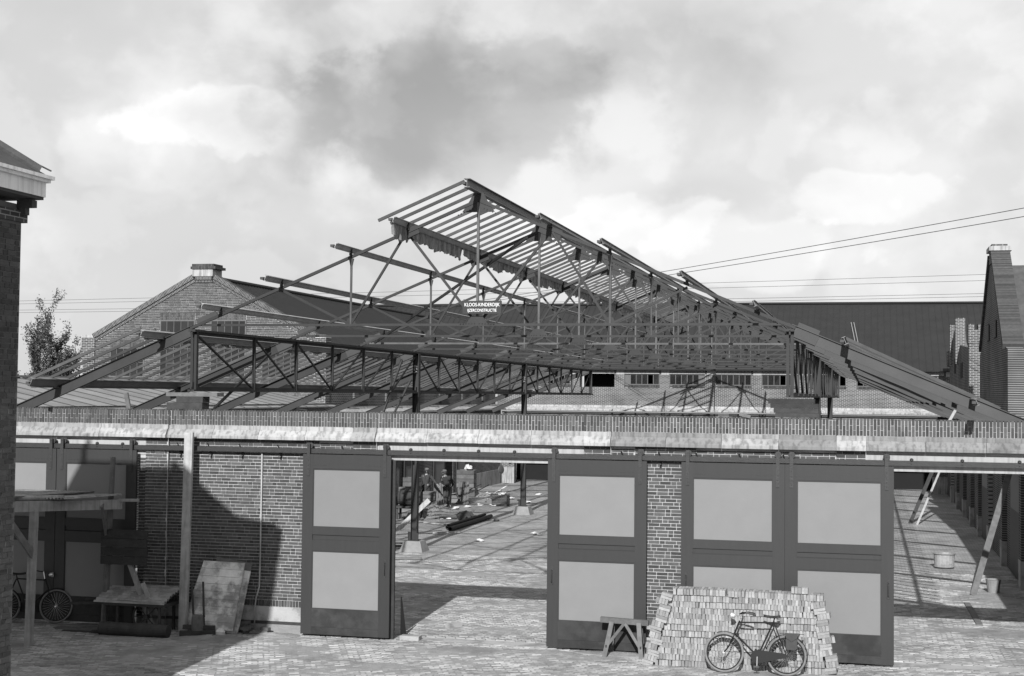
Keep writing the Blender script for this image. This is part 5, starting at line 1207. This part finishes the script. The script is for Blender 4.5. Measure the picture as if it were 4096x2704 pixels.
    q = h+V((0, 0, .062)); MB().add([q+sdv*.08+fc*.05, q-sdv*.08+fc*.05, q-sdv*.05+fc*.155+V((0, 0, -.012)), q+sdv*.05+fc*.155+V((0, 0, -.012))]+[p+V((0, 0, .012)) for p in (q+sdv*.08+fc*.05, q-sdv*.08+fc*.05, q-sdv*.05+fc*.155+V((0, 0, -.012)), q+sdv*.05+fc*.155+V((0, 0, -.012)))], [(0, 1, 2, 3), (7, 6, 5, 4), (0, 4, 5, 1), (1, 5, 6, 2), (2, 6, 7, 3), (3, 7, 4, 0)]).build('cap_peak', 'cap_tweed', t)
    MB().lathe([(.075, -.06), (.088, -.02), (.09, .05), (.06, .07)], h-fc*.012, (0, 0, 1), 12).build('hair', 'hair', t, smooth=True)
    fa = MB()
    for s in (-1, 1): fa.lathe([(.004, 0), (.011, .004), (.004, .01)], h+fc*.083+sdv*.03*s+V((0, 0, .012)), fc, 8)
    fa.build('eyes', 'hair', t); MB().tube([h+fc*.082+sdv*.025+V((0, 0, -.045)), h+fc*.09+V((0, 0, -.047)), h+fc*.082-sdv*.025+V((0, 0, -.045))], .005, 5).build('mouth', 'leather', t)
    n = P['neck']; ch_ = P['pel'].lerp(P['neck'], .7)
    MB().add([n+fc*.075+sdv*.045+V((0, 0, .0)), n+fc*.075-sdv*.045+V((0, 0, .0)), ch_+fc*.135+V((0, 0, -.05)), n+fc*.06+sdv*.045, n+fc*.06-sdv*.045, ch_+fc*.12+V((0, 0, -.05))], [(0, 1, 2), (5, 4, 3), (0, 3, 4, 1), (1, 4, 5, 2), (2, 5, 3, 0)]).build('shirt_front', 'shirt', t)
    MB().bar(n+fc*.086+V((0, 0, -.01)), ch_+fc*.142+V((0, 0, -.04)), .03, .008, fc).build('tie', 'wool_dark', t)
    t.rotation_euler = (0, 0, rotz); return t
person('man in flat cap and long dark coat resting a hand on upright boards', (-11.95, 32.7, .018), .05, dict(pel=(0, 0, .88), neck=(.02, -.01, 1.40), head=(.04, -.03, 1.53), face=(0, -1, 0),
       shl=(-.16, 0, 1.33), ell=(-.23, -.02, 1.08), wrl=(-.17, -.1, .88), shr=(.19, 0, 1.34), elr=(.37, -.02, 1.12), wrr=(.53, -.04, .95),
       hpl=(-.09, 0, .84), knl=(-.11, -.02, .47), anl=(-.13, 0, .09), toel=(-.05, -.13, -.04), hpr=(.09, 0, .84), knr=(.13, -.03, .47), anr=(.14, -.01, .09), toer=(.05, -.13, -.04)), 'wool_grey', 'wool_dark', True)
person('man in flat cap and dark jacket, hands behind his back, legs crossed', (-10.98, 32.5, .018), -.15, dict(pel=(.05, .03, .87), neck=(-.02, -.02, 1.37), head=(-.06, -.05, 1.49), face=(-.45, -.89, 0),
       shl=(-.13, -.07, 1.30), ell=(-.2, .02, 1.06), wrl=(.06, .16, .92), shr=(.16, .06, 1.30), elr=(.30, .14, 1.06), wrr=(.2, .2, .9),
       hpl=(-.03, -.03, .82), knl=(-.01, -.10, .45), anl=(.22, -.02, .09), toel=(.08, -.11, -.04), hpr=(.12, .05, .83), knr=(.06, .02, .46), anr=(.03, .06, .09), toer=(-.07, -.11, -.04)), 'wool_dark', 'wool_grey', False)

# ---------------------------------------------------------------- tree behind the low shed
def leafy(label, base, stems, seed, hmax):
    rnd = random.Random(seed); t = thing('leafy_tree', label, 'tree', base)
    tw = MB(); lf = MB()
    def leaf(p):
        s = rnd.uniform(.05, .1); d = V((rnd.gauss(0, 1), rnd.gauss(0, 1), rnd.gauss(-.3, .8))).normalized(); u = d.orthogonal().normalized(); u = (u*math.cos(rnd.random()*6.3)+d.cross(u)*math.sin(rnd.random()*6.3))
        lf.add([p, p+d*s*.5+u*s*.32, p+d*s, p+d*s*.5-u*s*.32], [(0, 1, 2, 3)])
    def grow(p, d, L, r, lev):
        pts = [p]; rr = [r]; n = 7
        for i in range(n):
            d = (d+V((rnd.gauss(0, .09), rnd.gauss(0, .09), .05))).normalized(); p = p+d*L/n; pts.append(p); rr.append(r*(1-.75*(i+1)/n))
        tw.tube(pts, rr, 5)
        for i in range(1, n+1):
            if lev < 2:
                for _ in range(2 if lev == 0 else 1):
                    if rnd.random() < .8: grow(pts[i], (d+V((rnd.gauss(0, .55), rnd.gauss(0, .55), rnd.uniform(.0, .5)))).normalized(), L*rnd.uniform(.22, .4), rr[i]*.55, lev+1)
            if lev > 0 or i > 2:
                for _ in range(4 if lev else 1):
                    for __ in range(rnd.choice((0, 1, 3, 4))): leaf(pts[i]+V((rnd.gauss(0, .07), rnd.gauss(0, .07), rnd.gauss(0, .07))))
    for (dx, dy, h, lean) in stems: grow(V(base)+V((dx, dy, 0)), V((lean, rnd.gauss(0, .05), 1)).normalized(), h, .06, 0)
    tw.build('trunk', 'bark', t); c_ = lf.build('crown', 'leaf', t); return t
leafy('loose leafy young tree behind the low shed at left', (-26.0, 25.5, 2.6), ((-1.0, 0, 4.6, .0), (-.6, .3, 3.6, -.05), (-.2, -.2, 4.3, .05), (.1, .2, 3.9, .10), (-.1, .2, 3.3, .25), (.3, -.3, 3.0, .3), (-.5, -.3, 3.4, .12)), 21, 8)
leafy('small leafy bush between the tree and the gabled building', (-24.4, 25.2, 2.6), ((0, 0, 2.3, .2), (.1, .2, 2.6, .3), (-.5, 0, 1.9, .1)), 22, 5)
leafy('dark low bush at the foot of the young tree', (-27.2, 25.0, 2.4), ((0, 0, 2.5, .0), (.5, .1, 2.3, .1), (-.5, .1, 2.5, -.1), (1.0, 0, 2.4, .1)), 23, 5)
